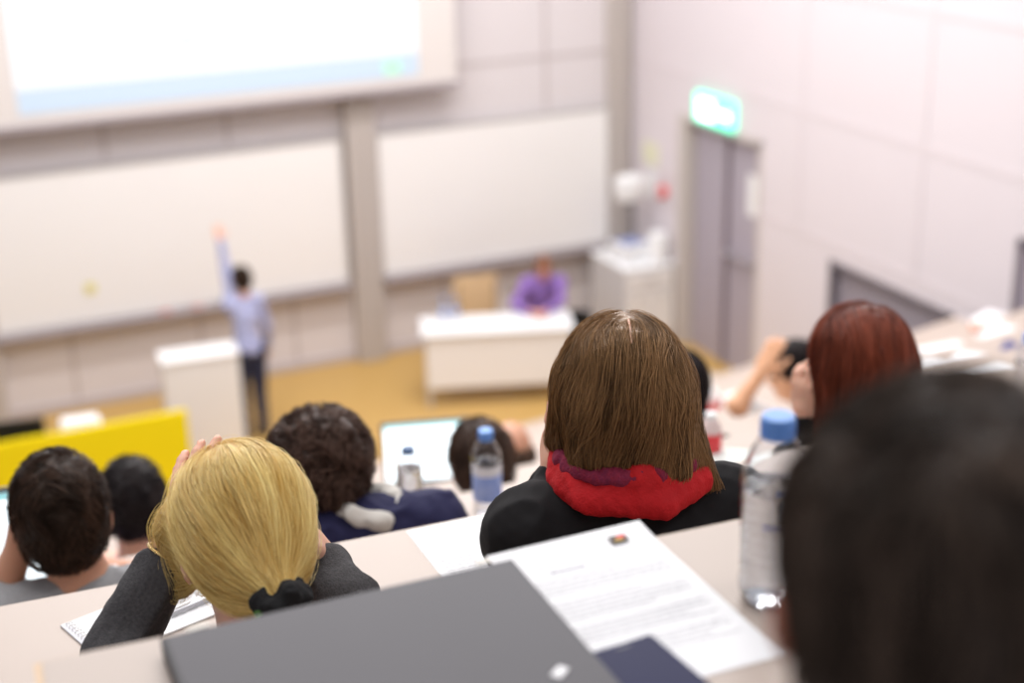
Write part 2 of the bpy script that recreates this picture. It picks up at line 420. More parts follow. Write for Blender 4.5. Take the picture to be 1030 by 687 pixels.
# a second doorway edge at the frame's right margin
e = empty('door_2', (XW, 6.98, .45)); e['kind'] = 'structure'
MB().box((-.03, 0, 0), (.02, 1.25, 2.0), .006).build('door_leaf', M_door, e)
MB().box((-.05, 1.25, 0), (.02, 1.32, 2.06), .006).box((-.05, -.07, 0), (.02, 0, 2.06)).box((-.05, -.07, 2.0), (.02, 1.32, 2.06)).build('door_frame', mat('dark_frame', (.2, .17, .2), .5), e)

# ------------------------------------------------------------------ tiers, desks, benches
N = 10
def zt(n): return H - .78 - .455*n            # desk top height
def ye(n): return 1.29 + .97*n                # far edge of desk n at X = .5
ROT = -.07
def bow(X):
    """the rows curve gently towards the stage at their right"""
    u = max(X-.5, 0); v = min(u, 6.2); return ROT*(X-.5) + .024*v*v + (2*.024*6.2)*(u-v)
def slope(X): return (bow(X+.01)-bow(X-.01))/.02
def yrow(n, X): return ye(n) + bow(X)
def sweep(mb, x0, x1, y0, y1, z0, z1, yb):
    """a bar with a rectangular section that follows the curve of the row; y0, y1 measured from the row's far edge"""
    xs = np.linspace(x0, x1, max(2, int((x1-x0)/.25)+2)); vs = []; fs = []
    for X in xs:
        q = slope(X); L = math.hypot(1, q)
        for (y, z) in ((y0, z0), (y1, z0), (y1, z1), (y0, z1)): vs.append((X - q/L*y, yb + bow(X) + y/L, z))
    for i in range(len(xs)-1):
        o = i*4
        for k in range(4): fs.append((o+k, o+(k+1) % 4, o+4+(k+1) % 4, o+4+k))
    fs.append((3, 2, 1, 0)); o = (len(xs)-1)*4; fs.append((o, o+1, o+2, o+3)); return mb.add(vs, fs)
def at_row(X, y):
    q = slope(X); return Matrix.Translation((X - q*y, y, 0)) @ Matrix.Translation((0, bow(X), 0)) @ Matrix.Rotation(math.atan(q), 4, 'Z')
mb = MB()
for n in range(N): sweep(mb, -2.6, 7.3 if n > 2 else 6.6, -.93 if n else -2.2, .05, -.1, zt(n)-.75, ye(n))
o = st(mb, 'tiered_floor', M_tier)
ORD = ['', 'second', 'third', 'fourth', 'fifth', 'sixth', 'seventh', 'eighth', 'ninth', 'tenth']
WH = ['nearest beige lecture desk carrying the grey folder', 'second beige row desk, under the blonde woman\'s notebook', 'third beige row desk, carrying the two small water bottles', 'fourth beige row desk, in front of the brown-haired man in the middle', 'fifth beige row desk, carrying the open laptop', 'sixth beige row desk, with the person leaning on an arm at its right', 'seventh beige row desk counted from the camera', 'eighth beige row desk counted from the camera', 'last but one beige row desk before the stage', 'foremost beige row desk, next to the stage floor']
for n in range(N):
    x0 = .08 if n == 0 else -1.4
    x1 = (2.6, 5.2, 5.8, 6.4, 6.7, 6.7, 6.7, 6.7, 6.7, 6.5)[n]
    z = zt(n); e = empty('row_desk', (.5, ye(n), z)); tag(e, WH[n], 'desk', 'long beige row desks')
    def part(nm, m, *a):
        mb = MB()
        for q in a: sweep(mb, *q, 0)
        mb.v = [(v[0]-.5, v[1], v[2]) for v in mb.v]; return mb.build(nm, m, e)
    part('desktop', M_desk, (x0, x1, -.43, 0, -.024, 0))
    part('edge_strip', M_ply, (x0, x1, 0, .004, -.024, -.002))
    MB().box((-.008, -.43, -.024), (0, 0, -.001), 0, Matrix.Translation((-.5, 0, 0)) @ at_row(x0, 0)).build('end_strip', M_ply, e)
    part('front_panel', M_panel, (x0+.03, x1-.02, -.05, -.025, -.75, -.024))
    xs = np.linspace(x0+.12, x1-.12, 6)
    for x in xs: MB().box((-.02, -.36, -.75), (.02, -.05, -.024), .004, Matrix.Translation((-.5, 0, 0)) @ at_row(x, 0)).build('support', M_steel, e)
    e = empty('row_bench', (.5, ye(n), z-.75)); tag(e, ('wooden seat bench hidden behind the %s row desk from the camera' % ORD[n]) if n else 'wooden seat bench of the nearest row under the dark-haired man', 'bench', 'wooden seat benches of the lecture rows')
    part('seat', M_seat, (x0, x1, -.90, -.55, .40, .43))
    for x in xs: MB().box((-.025, -.88, 0), (.025, -.62, .40), .004, Matrix.Translation((-.5, 0, 0)) @ at_row(x, 0)).build('leg', M_steel, e)

# ------------------------------------------------------------------ stage furniture
e = empty('display_desk', (.2, 11.4, 0)); tag(e, 'bright yellow fronted desk at the stage edge', 'desk')
MB().box((-2.2, 0, .10), (1.9, .03, 1.04), .004).build('front_panel', M_yel, e)
MB().box((-2.2, .03, .72), (1.88, .55, .75), .004).build('desktop', M_tray, e)
for x in (-2.1, 1.8): MB().box((x-.03, .03, 0), (x+.03, .5, .72)).build('leg', M_steel, e)
MB().box((-2.2, .005, 1.04), (1.9, .03, 1.055)).build('edge_strip', M_yel, e)
e = empty('black_laptop', (.80, 11.72, .75), -.15); tag(e, 'black laptop standing on the yellow fronted desk', 'laptop')
MB().box((-.22, -.15, 0), (.22, .14, .022), .005).build('base', M_black, e); MB().box((-.22, -.16, .022), (.22, -.14, .41), .005).build('lid', M_black, e)
e = empty('document_tray', (1.28, 11.62, .75), -.1); tag(e, 'small white block of papers on the yellow desk', 'papers')
MB().box((-.16, -.09, 0), (.16, .10, .26), .004).build('block', M_white2, e); MB().box((-.15, -.08, .26), (.14, .09, .30), .002).build('top_sheets', M_paper, e)
e = empty('lectern', (2.14, 12.55, 0), -.08); tag(e, 'tall white lectern beside the standing lecturer', 'lectern')
MB().box((0, 0, .03), (.68, .022, 1.03), .003).build('front_panel', M_white, e); MB().box((0, .022, 0), (.02, .33, 1.02), .003).build('side_panel', M_white, e); MB().box((.66, .022, 0), (.68, .33, 1.02), .003).build('side_panel', M_white, e)
MB().box((-.01, -.01, 1.03), (.69, .34, 1.06), .004).build('top', M_white, e)
e = empty('cardboard_box', (1.95, 12.3, 0)); tag(e, 'small brown box peeking above the yellow desk', 'box')
MB().box((-.13, -.08, 0), (.13, .1, .62), .004).build('body', mat('carton_brown', (.32, .18, .09), .8), e); MB().box((-.135, -.085, .62), (.135, .0, .635)).build('flap', mat('carton_flap', (.36, .21, .11), .8), e)
# lecturer's table
TA = -math.atan2(.48, 1.37)
e = empty('stage_table', (4.73, 12.86, 0), TA); tag(e, 'white table on the stage with a seated person behind', 'table')
MB().box((-.02, -.03, .755), (1.49, .52, .78), .004).build('tabletop', M_white2, e)
MB().box((.02, .0, .20), (1.45, .02, .755), .003).build('modesty_panel', M_white, e)
for (x, y) in ((.04, .03), (1.43, .03), (.04, .47), (1.43, .47)): MB().box((x-.025, y-.02, 0), (x+.025, y+.02, .755), .003).build('leg', M_alu, e)
TM = Matrix.Translation((4.73, 12.86, 0)) @ Matrix.Rotation(TA, 4, 'Z')
def on_t(x, y, z=.78): return tuple(TM @ Vector((x, y, z)))
def papersheet(loc, rz, wd, hg, label, m=M_paper, group=None, curl=.0, name='paper_sheet', tilt=0, lines=0, cat='paper', seed=0):
    e = empty(name, loc, rz); tag(e, label, cat, group)
    nx, ny = 10, 14; th = .0006
    g = lambda u, v: curl*(max(0, v-.75)/.25)**2*(.4+.6*u)
    top = [((u-.5)*wd, (v-.5)*hg, .0008+g(u, v)) for v in np.linspace(0, 1, ny) for u in np.linspace(0, 1, nx)]
    vs = top + [(x, y, z-th) for (x, y, z) in top]; K = nx*ny; fs = []
    for j in range(ny-1):
        for i in range(nx-1):
            a = j*nx+i; fs += [(a, a+1, a+nx+1, a+nx), (K+a, K+a+nx, K+a+nx+1, K+a+1)]
    per = [i for i in range(nx)] + [nx*(j+1)-1 for j in range(1, ny)] + [K-1-i for i in range(1, nx)] + [nx*(ny-1-j) for j in range(1, ny-1)]
    for a, b in zip(per, per[1:]+per[:1]): fs.append((a, K+a, K+b, b))
    sh_ = MB().add(vs, fs).build('sheet', m, e, True); papersheet.sheet = sh_
    if lines:
        r_ = random.Random(seed)
        for q in range(lines):
            y = (.5-.10-.8*q/lines); x = -.42
            stop = r_.choice((.42, .42, .40, .1)) if lines > 8 else .2
            if r_.random() < .12: continue
            mb = MB()
            while x < stop:
                ww = min(r_.uniform(.02, .09), stop-x); z = .0012+g(x+.5, y+.5)
                mb.box((x*wd, y*hg, z), ((x+ww)*wd, (y+.011)*hg, z+.0002)); x += ww+.014
            mb.build('printed_line', M_ink, sh_)
    return e
papersheet(on_t(1.05, .30), TA+.1, .42, .30, 'white papers in front of the seated person in purple')
papersheet(on_t(.72, .22), TA-.2, .21, .30, 'loose white sheet near the middle of the stage table')
# plywood chair
e = empty('plywood_chair', (5.66, 13.80, 0), TA*.6); tag(e, 'light plywood chair behind the stage table', 'chair')
M_chair = mat('chair_ply', (.70, .49, .28), .45, var=.08, scale=10, stretch=(8, 1, 1))
MB().box((-.2, -.2, .43), (.2, .2, .45), .008).build('seat', M_chair, e); MB().box((-.25, -.2, .56), (.22, -.185, 1.04), .006).build('backrest', M_chair, e)
for (x, y, h_) in ((-.19, -.19, .97), (.19, -.19, .97), (-.18, .18, .43), (.18, .18, .43)): MB().tube([(x, y, 0), (x, y, h_)], .012).build('leg', M_steel, e, True)
# corner equipment
e = empty('white_cabinet', (7.27, 13.42, 0)); tag(e, 'white storage cabinet in the corner by the door', 'cabinet')
MB().box((0, 0, .06), (.60, .80, .86), .006).build('body', mat('cabinet_white', (.66, .64, .65), .45), e); MB().box((-.01, -.01, .86), (.61, .81, .89), .004).build('top', M_white2, e)
for x in (.02, .305):
    dr = MB().box((x, -.018, .10), (x+.275, 0, .62), .003).build('door', M_white, e); MB().box((x+.13, -.03, .48), (x+.15, -.018, .58), .003).build('handle', M_alu, dr)
dr = MB().box((.02, -.018, .65), (.58, 0, .83), .003).build('drawer', M_white, e); MB().box((.24, -.03, .73), (.36, -.018, .75), .003).build('handle', M_alu, dr)
MB().box((.03, .03, 0), (.57, .77, .06)).build('plinth', M_tray, e)
e = empty('overhead_projector', (7.52, 13.78, .89), .2); tag(e, 'white overhead projector on the corner cabinet', 'projector')
MB().box((-.17, -.17, 0), (.17, .17, .20), .015).build('body', M_white2, e); MB().tube([(.16, .14, .2), (.16, .14, .82)], .014).build('post', M_steel, e, True)
MB().box((-.10, -.06, .64), (.20, .18, .92), .05).build('head', M_white2, e, True); MB().tube([(.02, .03, .65), (.02, .03, .60)], .045, 16).build('lens', M_steel, e, True); MB().box((-.14, -.14, .20), (.14, .14, .206)).build('stage_glass', mat('stage_glass_blue', (.25, .3, .55), .1), e)
o = MB().lathe([(.0, 0), (.10, 0), (.11, .01), (.11, .30), (.10, .32), (0, .32)], 24, closed=False).build('paper_roll', M_white2, base=(7.74, 13.55, .89), smooth=True); tag(o, 'white round roll on the cabinet beside the projector', 'paper roll')
e = empty('fire_alarm', (XW-.05, 13.62, 1.53)); tag(e, 'red round alarm button on the side wall left of the door', 'alarm')
MB().tube([(.05, .07, .09), (.0, .07, .09)], .075, 20).build('body', mat('alarm_red', (.75, .06, .06), .4), e, True); MB().tube([(0, .07, .09), (-.012, .07, .09)], .03, 14).build('button', M_white2, e, True)
o = MB().box((0, 0, 0), (.006, .34, .24)).build('wall_poster', mat('poster_cream', (.75, .74, .55), .7), base=(XW-.006, 13.82, 1.86)); tag(o, 'pale yellow sheet on the wall above the projector', 'poster')
o = MB().box((0, 0, 0), (.006, .22, .30)).build('wall_poster', M_white2, base=(XW-.006, 13.86, 1.50)); tag(o, 'white sheet on the wall behind the projector head', 'poster')
e = empty('waste_bin', (6.75, 13.55, 0)); tag(e, 'black bin on the floor left of the corner cabinet', 'bin')
MB().lathe([(0, 0), (.13, 0), (.16, .42), (.15, .42), (.12, .02), (0, .02)], 24, closed=False).build('body', M_black, e, True); MB().lathe([(.155, .41), (.168, .42), (.168, .44), (.15, .44)], 24, closed=False).build('rim', M_black, e, True)

# ------------------------------------------------------------------ bottles
def bottle(loc, h, r, label, kind='clear', capm=M_cap, rz=0, group=None, cat='bottle'):
    e = empty('water_bottle', loc, rz); tag(e, label, cat, group)
    s = h/.225
    P = [(0, .006), (r*.55, .002), (r*.80, 0), (r*.97, .010), (r, .022)]
    zz = .022
    for i in range(9):
        z0 = .03+i*.0125; P += [(r*.985, z0), (r*.94, z0+.006), (r*.985, z0+.012)]
    P += [(r, .150), (r*.97, .162), (r*.80, .182), (r*.55, .198), (r*.40, .205), (r*.36, .210), (r*.36, .222)]
    P = [(a, b*s) for a, b in P]
    # thin walled: outer skin and inner skin
    inner = [(max(a-.0006, 0), b+(.0006 if b < .03*s else 0)) for a, b in P][::-1]
    MB().lathe(P+inner, 44, closed=False).build('body', M_pet, e, True)
    W_ = [(max(a-.0012, 0), b+(.0012 if b < .03*s else 0)) for a, b in P if b < .150*s] + [(0, .149*s)]
    MB().lathe([(0, W_[0][1])]+W_[1:], 44, closed=False).build('water', M_water, e, True)
    rc = r*.50
    mb = MB().lathe([(rc, .203*s), (rc, .224*s), (rc*.92, .228*s), (0, .228*s)], 30, closed=False)
    for k in range(30):
        a = 2*math.pi*k/30; mb.box((rc*.99, -.0006, .205*s), (rc*1.03, .0006, .223*s), 0, Matrix.Rotation(a, 4, 'Z'))
    mb.build('cap', capm, e, True)
    if kind == 'blue':
        lb = MB().lathe([(r*1.005, .045*s), (r*1.012, .046*s), (r*1.012, .115*s), (r*1.005, .116*s)], 44, closed=False).build('label', M_lab, e, True)
        MB().lathe([(r*1.014, .115*s), (r*1.018, .116*s), (r*1.018, .140*s), (r*1.014, .141*s)], 44, closed=False).build('label_band', M_labw, lb, True)
    elif kind == 'clearprint':
        def patch(a0, a1, z0, z1, m, nm, rr_=1.008):
            vs = []; fs = []; K = 10
            for i in range(K+1):
                a = a0+(a1-a0)*i/K
                for z in (z0, z1):
                    for q in (rr_, rr_+.008): vs.append((r*q*math.cos(a), r*q*math.sin(a), z*s))
            for i in range(K):
                o_ = i*4; fs += [(o_, o_+4, o_+6, o_+2), (o_+1, o_+3, o_+7, o_+5), (o_, o_+1, o_+5, o_+4), (o_+2, o_+6, o_+7, o_+3)]
            fs += [(0, 2, 3, 1), (K*4, K*4+1, K*4+3, K*4+2)]
            MB().add(vs, fs).build(nm, m, e, True)
        patch(-2.0, -.3, .148, .153, M_lab, 'label_edge'); patch(-1.9, -1.35, .118, .142, mat('label_print_teal', (.25, .45, .62), .5, col2=(.85, .9, .95), scale=50), 'label_print')
        patch(-1.35, -1.0, .088, .098, mat('label_print_green', (.25, .65, .1), .5), 'label_mark')
        patch(-2.3, -1.5, .105, .110, mat('label_print_violet', (.35, .35, .65), .5), 'label_text')
    return e
p = onz(775, 600, zt(0)); bottle((p[0], p[1], zt(0)), .198, .0335, 'clear water bottle with blue cap beside the white printed paper', 'clearprint', rz=-.2)
p = onz(491, 516, zt(2)); bottle((p[0], p[1], zt(2)), .222, .036, 'water bottle with blue label left of the woman in red scarf', 'blue')
p = onz(413, 505, zt(2)); bottle((p[0], p[1], zt(2)), .150, .034, 'small clear bottle with dark cap before the laptop screen', 'plain', M_capd)
p = onz(1028, 412, zt(2)); bottle((p[0], p[1], zt(2)), .225, .035, 'clear bottle cut off by the right edge of the view', 'plain')
M_redp = mat('drink_label_red', (.75, .05, .06), .4)
def drink(loc, label, hh=.16, r=.033):
    e = empty('drink_bottle', loc); tag(e, label, 'bottle', None)
    MB().lathe([(0, 0), (r*.8, 0), (r, .01), (r, hh*.68), (r*.5, hh*.88), (r*.42, hh*.9), (0, hh*.9)], 28, closed=False).build('body', mat('drink_pale', (.75, .6, .58), .25), e, True)
    MB().lathe([(r*1.01, hh*.12), (r*1.03, hh*.13), (r*1.03, hh*.55), (r*1.01, hh*.56)], 28, closed=False).build('label', M_redp, e, True)
    MB().lathe([(r*.5, hh*.88), (r*.5, hh), (0, hh)], 20, closed=False).build('cap', M_white2, e, True)
    return e
p = onz(714, 457, zt(2)); drink((p[0], p[1], zt(2)), 'red labelled bottle just right of the brown-haired woman', .12, .03)
p = onz(716, 416, zt(5)); drink((p[0], p[1], zt(5)), 'small red labelled bottle further off, right of the brown-haired woman', .13, .05)

# ------------------------------------------------------------------ near desk objects
zd = zt(0)
# folder: four corners on the desk plane
fa = onz(165, 640, zd+.02); fb = onz(515, 562, zd+.02); fc = onz(612, 690, zd+.02)
ax = nrm(fb-fa); ang = math.atan2(ax[1], ax[0]); wd = np.linalg.norm(fb-fa)
e = empty('grey_folder', (fa[0], fa[1], zd), ang); tag(e, 'large dark grey folder lying closed on the nearest desk', 'folder')
sk = .0
fc_ = MB().box((0, -.30, .016), (wd, 0, .020), .0015).build('cover', M_folder, e); MB().box((0.002, -.298, .001), (wd-.002, -.002, .005), .001).build('back_cover', M_folder, e)
MB().box((-.004, -.30, .001), (.004, 0, .020), .002).build('spine', M_folder2, e)
MB().box((.006, -.292, .005), (wd-.008, -.006, .016)).build('paper_stack', mat('folder_inner_dark', (.10, .095, .10), .8), e)
def tab(px, py, rz, l, w_, nm, m):
    q = Matrix.Translation((fa[0], fa[1], zd)) @ Matrix.Rotation(ang, 4, 'Z'); q = q.inverted() @ Vector(onz(px, py, zd+.02))
    MB().box((-l/2, -w_/2, 0), (l/2, w_/2, .0012), .0005, Matrix.Translation((q.x, q.y, .0195)) @ Matrix.Rotation(rz, 4, 'Z')).build(nm, m, fc_)
tab(563, 676, .7, .018, .011, 'white_tab', M_white2); tab(486, 565, .05, .018, .008, 'cream_tab', mat('tab_cream', (.8, .76, .68), .6)); tab(199, 624+7, .1, .022, .007, 'cream_tab', bpy.data.materials['tab_cream'])
tab(259, 612+6, 0, .004, .002, 'green_dot', mat('dot_green', (.25, .7, .1), .5))
# printed paper
pa = onz(520, 567, zd); pb = onz(643, 527, zd); pc = onz(790, 660, zd)
ey = nrm(pb-pc); ex = V3(ey[1], -ey[0], 0); ctr = pb - ex*.0925 - ey*.1485
rz = math.atan2(ex[1], ex[0])
e = papersheet((ctr[0], ctr[1], zd), rz, .185, .297, 'white printed page between the grey folder and the bottle', lines=0, curl=.004)
pg_ = papersheet.sheet; r_ = random.Random(5)
def pl(y, x0, x1, hgt=.0016, nm='printed_line', m=M_ink, z=.0014):
    x = x0; mb = MB()
    while x < x1:
        ww = min(r_.uniform(.004, .014), x1-x); mb.box((x, y, z), (x+ww, y+hgt, z+.0002)); x += ww+.0022
    mb.build(nm, m, pg_)
pl(.100, -.055, .015); pl(.070, -.075, .03)
for j in range(9):
    if j not in (3,): pl(.060-.0085*j, -.078, r_.choice((.078, .075, .03)), .0014)
for j in range(9):
    if j not in (4,): pl(-.025-.0085*j, -.078, r_.choice((.078, .078, .05)), .0014)
pl(.085, -.045, -.005, .0026, 'printed_heading', M_inkd)
MB().box((.042, .113, .0045), (.062, .127, .0049)).build('printed_logo', mat('logo_dark', (.06, .035, .03), .6), pg_)
MB().box((.051, .1195, .0049), (.061, .1265, .0051)).build('logo_red_patch', mat('logo_red', (.7, .08, .08), .6), pg_)
MB().box((.046, .114, .0049), (.056, .119, .0051)).build('logo_gold_patch', mat('logo_gold', (.5, .33, .05), .6), pg_)
# phone
q0 = onz(622, 645, zd+.012); e = empty('smartphone', (q0[0], q0[1], zd+.0025), ang+.1); tag(e, 'dark blue smartphone between folder and printed page', 'phone')
MB().box((-.037, -.15, .0), (.037, 0, .007), .003).build('body', mat('phone_edge', (.30, .34, .45), .25, metal=.6), e, True)
MB().box((-.035, -.148, .007), (.035, -.002, .0078), .0004).build('screen', mat('phone_glass', (.010, .012, .06), .35, spec=.1), e)
MB().box((-.008, -.010, .0078), (.008, -.008, .0080)).build('speaker_slot', M_steel, e)
# ------------------------------------------------------------------ second row: blonde woman's notebook, pen; sheets
z1 = zt(1)
na = onz(68, 628, z1); nb = onz(100, 655, z1); nc = onz(218, 590, z1)
ex = nrm(onz(195, 575, z1)-na); rz = math.atan2(ex[1], ex[0])
e = empty('notebook', (na[0], na[1], z1), rz-.05); tag(e, 'open spiral notebook under the blonde woman\'s arm', 'notebook')
MB().box((0, -.14, .0), (.27, .0, .004), .001).build('pages', M_paper, e); MB().box((-.012, -.141, .0), (.0, .001, .0035), .001).build('cover_edge', mat('notebook_edge', (.72, .72, .76), .5), e)
for k in range(12): MB().tube([(-.006, -.01-.0105*k, .003), (-.006, -.01-.0105*k, .008), (.004, -.01-.0105*k, .008), (.004, -.01-.0105*k, .003)], .0007, 6).build('binding_ring', M_alu, e, True)
r_ = random.Random(8)
for q in range(9):
    x = .03; mb = MB()
    while x < .2:
        ww = r_.uniform(.006, .02); mb.box((x, -.018-.0125*q, .004), (x+ww, -.0165-.0125*q, .0042)); x += ww+.006
    mb.build('handwriting', M_ink, e)
pp = onz(185, 606, z1+.006); pq = onz(216, 598, z1+.006)
e = empty('ballpoint_pen', (0, 0, 0)); tag(e, 'silver ballpoint pen lying on the open notebook', 'pen')
d = nrm(onz(218, 598, z1+.010)-onz(172, 617, z1+.010)); a = onz(172, 617, z1+.010)
MB().tube([a, a+d*.10], .0045, 12).build('barrel', mat('pen_silver', (.6, .6, .63), .3, metal=.8), e, True); MB().tube([a+d*.10, a+d*.128, a+d*.14], [.0047, .0035, .0015], 12).build('tip', M_steel, e, True)
MB().tube([a+V3(0, 0, .0055), a+d*.035+V3(0, 0, .0055)], .001, 6).build('clip', M_alu, e, True)
p = onz(484, 553, z1); papersheet((p[0]-.0, p[1], z1), -.02, .19, .24, 'white page on the second desk left of the black jacket', lines=16, seed=4)
papersheet(tuple(onz(120, 590, z1)), .5, .21, .297, 'single sheet half under the blonde woman\'s elbow', lines=0) if 0 else None

# papers on the far right desks
def onrow(px, n, back=.2):
    # point on desk n below the given picture column
    z = zt(n)
    for it in range(40):
        pass
    r = ray(px, 343)
    # intersect the column direction with the row line
    X = 1.0
    for it in range(60):
        Y = yrow(n, X)-back; v = R.T @ (np.array([X, Y, z])-np.array([0, 0, H])); u = 515+v[0]/-v[2]*F_PX
        X += (px-u)*(-v[2])/F_PX/.9
    return (X, Y, z)
k = 0
ar = math.atan(ROT)
for (px, n, back, rot, label, g) in (
    (940, 4, .19, .25, 'white page on the right desks, just right of the red hair', None),
    (955, 5, .2, -.2, 'white page on the right desks behind the nearer sheet', None),
    (1010, 5, .2, .15, 'white page on the far right desks below the grey wall panel', None),
    (1005, 3, .22, .1, 'white page at the right margin in front of the bottle', None),
    (985, 4, .2, .5, 'small white page between two larger ones on the right', None),
    (880, 6, .2, .1, 'white page on a distant desk behind the red-haired woman', None),
    (745, 6, .2, .0, 'white page on a desk in front of the person leaning on an arm', None),
    (745, 3, .25, -.5, 'white page beside the big bottle cap, fourth desk', None),
    (1000, 6, .2, .2, 'white page on the distant right desk near the hatch', None),
    (560, 5, .2, .2, 'white sheet partly hidden behind the brown-haired woman', None),
    (925, 3, .2, .3, 'white page hidden partly behind the nearest dark head', None)):
    s = (.297, .21) if n != 4 or k else (.30, .23)
    loc = onrow(px, n, back); papersheet(loc, math.atan(slope(loc[0]))+rot, .297 if label.find('small') < 0 else .2, .24, label)
p = onrow(742, 3, .2); e = empty('closed_book', (onrow(748, 2, .2)[0], onrow(748, 2, .2)[1], zt(2)), .9); tag(e, 'white book with a green edge beside the red labelled bottle', 'book')
MB().box((-.10, -.14, 0), (.10, .14, .012), .001).build('pages', M_paper, e); MB().box((-.102, -.142, .012), (.10, .142, .014), .0005).build('cover', mat('book_cover_pale', (.72, .76, .72), .5), e); MB().box((-.104, -.142, 0), (-.10, .142, .014)).build('spine', mat('book_green', (.35, .6, .3), .5), e)
o = MB().box((-.03, -.012, 0), (.03, .012, .018), .006).build('eraser', M_redp, base=(onrow(728, 2, .33)[0], onrow(728, 2, .33)[1], zt(2)), smooth=True); tag(o, 'small red eraser near the shoulder of the black jacket', 'eraser')
q = onrow(1014, 4, .22); o = MB().box((-.10, -.035, 0), (.10, .035, .04), .015).build('pencil_case', mat('case_navy', (.03, .045, .2), .7), base=q, smooth=True); tag(o, 'navy pencil case among papers at the right margin', 'pencil case'); o.rotation_euler = (0, 0, .7)
q = onrow(988, 5, .08); o = MB().box((-.03, -.03, 0), (.03, .03, .05), .015).build('sticky_pad', mat('pad_orange', (.85, .45, .33), .7), base=(q[0]-.05, q[1], q[2]), smooth=True); tag(o, 'small orange pad on a distant right desk', 'note pad')
q = onrow(912, 4, .1); o = MB().box((-.02, -.06, 0), (.02, .06, .03), .008).build('highlighter', mat('marker_green', (.25, .55, .15), .5), base=q, smooth=True); tag(o, 'green highlighter right of the red hair', 'highlighter')

# laptops
def laptop(loc, rz, wd, dp, open_deg, label, em=1.0):
    e = empty('open_laptop', loc, rz); tag(e, label, 'laptop')
    MB().box((-wd/2, -dp, 0), (wd/2, 0, .016), .004).build('base', M_steel, e)
    MB().box((-wd/2+.015, -dp+.09, .016), (wd/2-.015, -.02, .0175)).build('keyboard', M_black, e)
    a = math.radians(open_deg-90); Q = Matrix.Translation((0, 0, .014)) @ Matrix.Rotation(-a, 4, 'X')
    hh = dp*.95
    ld = MB().box((-wd/2, -.002, 0), (wd/2, .007, hh), .003, Q).build('lid', M_steel, e)
    MB().box((-wd/2+.012, -.0035, .014), (wd/2-.012, -.002, hh-.012), 0, Q).build('screen', mat('lit_screen', (.8, .88, .92), .3, emit=(.86, .96, 1), es=1.7*em, var=0), ld)
    MB().box((-wd/2+.012, -.0042, hh-.028), (wd/2-.012, -.0035, hh-.012), 0, Q).build('window_bar', mat('screen_bar', (.3, .6, .65), .3, emit=(.35, .75, .78), es=.8*em, var=0), ld)
    return e
p = onz(434, 488, zt(4)); laptop((p[0], min(p[1], yrow(4, p[0])-.03), zt(4)), -.28, .37, .26, 112, 'open laptop with bright white screen on a middle row')
p = onz(14, 594, zt(2)); laptop((p[0]-.04, yrow(2, p[0])-.09, zt(2)), -.05, .36, .25, 105, 'open laptop before the man in the grey sweatshirt', .7)

# ------------------------------------------------------------------ people
def rotm(yaw, pitch=0, roll=0):
    """head frame to world: yaw about z (0 faces +Y, positive turns left), pitch > 0 nods down, roll > 0 tips to its right"""
    return np.array((Matrix.Rotation(yaw, 3, 'Z') @ Matrix.Rotation(-pitch, 3, 'X') @ Matrix.Rotation(roll, 3, 'Y')))
def head_prims(c, Rh, s=1.0):
    q = lambda x, y, z: c + Rh @ (V3(x, y, z)*s)
    r = lambda *a: V3(*a)*s
    L = [('ell', q(0, -.016, .028), r(.074, .094, .090), Rh, .01),
         ('ell', q(0, .030, -.030), r(.061, .062, .075), Rh, .03),
         ('ell', q(0, .048, -.078), r(.040, .042, .030), Rh, .025),
         ('cap', q(0, .088, .008), q(0, .106, -.026), .008*s, .013*s, .012),
         ('ell', q(0, .085, .030), r(.045, .012, .010), Rh, .02),
         ('ell', q(0, .090, -.056), r(.022, .008, .007), Rh, .008),
         ('ell-', q(.030, .100, .008), r(.015, .012, .010), Rh, .012), ('ell-', q(-.030, .100, .008), r(.015, .012, .010), Rh, .012)]
    for sx in (-1, 1):
        Re = Rh @ rotm(sx*.5, 0, 0)
        L += [('ell', q(sx*.082, -.010, -.008), r(.008, .019, .032), Re, .006), ('ell-', q(sx*.088, -.006, -.004), r(.004, .010, .018), Re, .004)]
    return L
def hand_prims(w_, d, n, side, curl=.35, s=1.0, spread=.12, thumb=.7):
    """w_ wrist, d along the hand, n out of the palm's back, side = direction of the thumb"""
    d = nrm(d); n = nrm(n - d*(n@d)); t = nrm(side - d*(side@d) - n*(side@n))
    L = [('ell', w_+d*.048*s, V3(.040, .052, .015)*s, np.stack([t, d, n], 1), .012), ('cap', w_-d*.01, w_+d*.03*s, .025*s, .024*s, .015)]
    for i, (off, ln) in enumerate(((.028, .072), (.0095, .080), (-.0095, .074), (-.027, .058))):
        b = w_ + (d*.088 + t*off)*s; dd = nrm(d + t*spread*(1.2-i*.8)); c = curl*(1+.12*i); ang = 0; r0 = .0088*s
        for j, fr in enumerate((.45, .30, .25)):
            ang += c*(.8 if j == 0 else 1.0); v = dd*math.cos(ang) - n*math.sin(ang); b2 = b + v*ln*fr*s
            L.append(('cap', b, b2, r0, r0*.92, .004)); b = b2; r0 *= .92
    b = w_ + (d*.022+t*.028)*s; v = nrm(t*.8+d*thumb-n*.25); b2 = b+v*.038*s; L.append(('cap', b, b2, .0125*s, .0105*s, .010)); v2 = nrm(d*1.0+t*.35-n*.3); b3 = b2+v2*.030*s; L.append(('cap', b2, b3, .0105*s, .0095*s, .004)); L.append(('cap', b3, b3+nrm(v2-n*.2)*.022*s, .0095*s, .0078*s, .004))
    return L

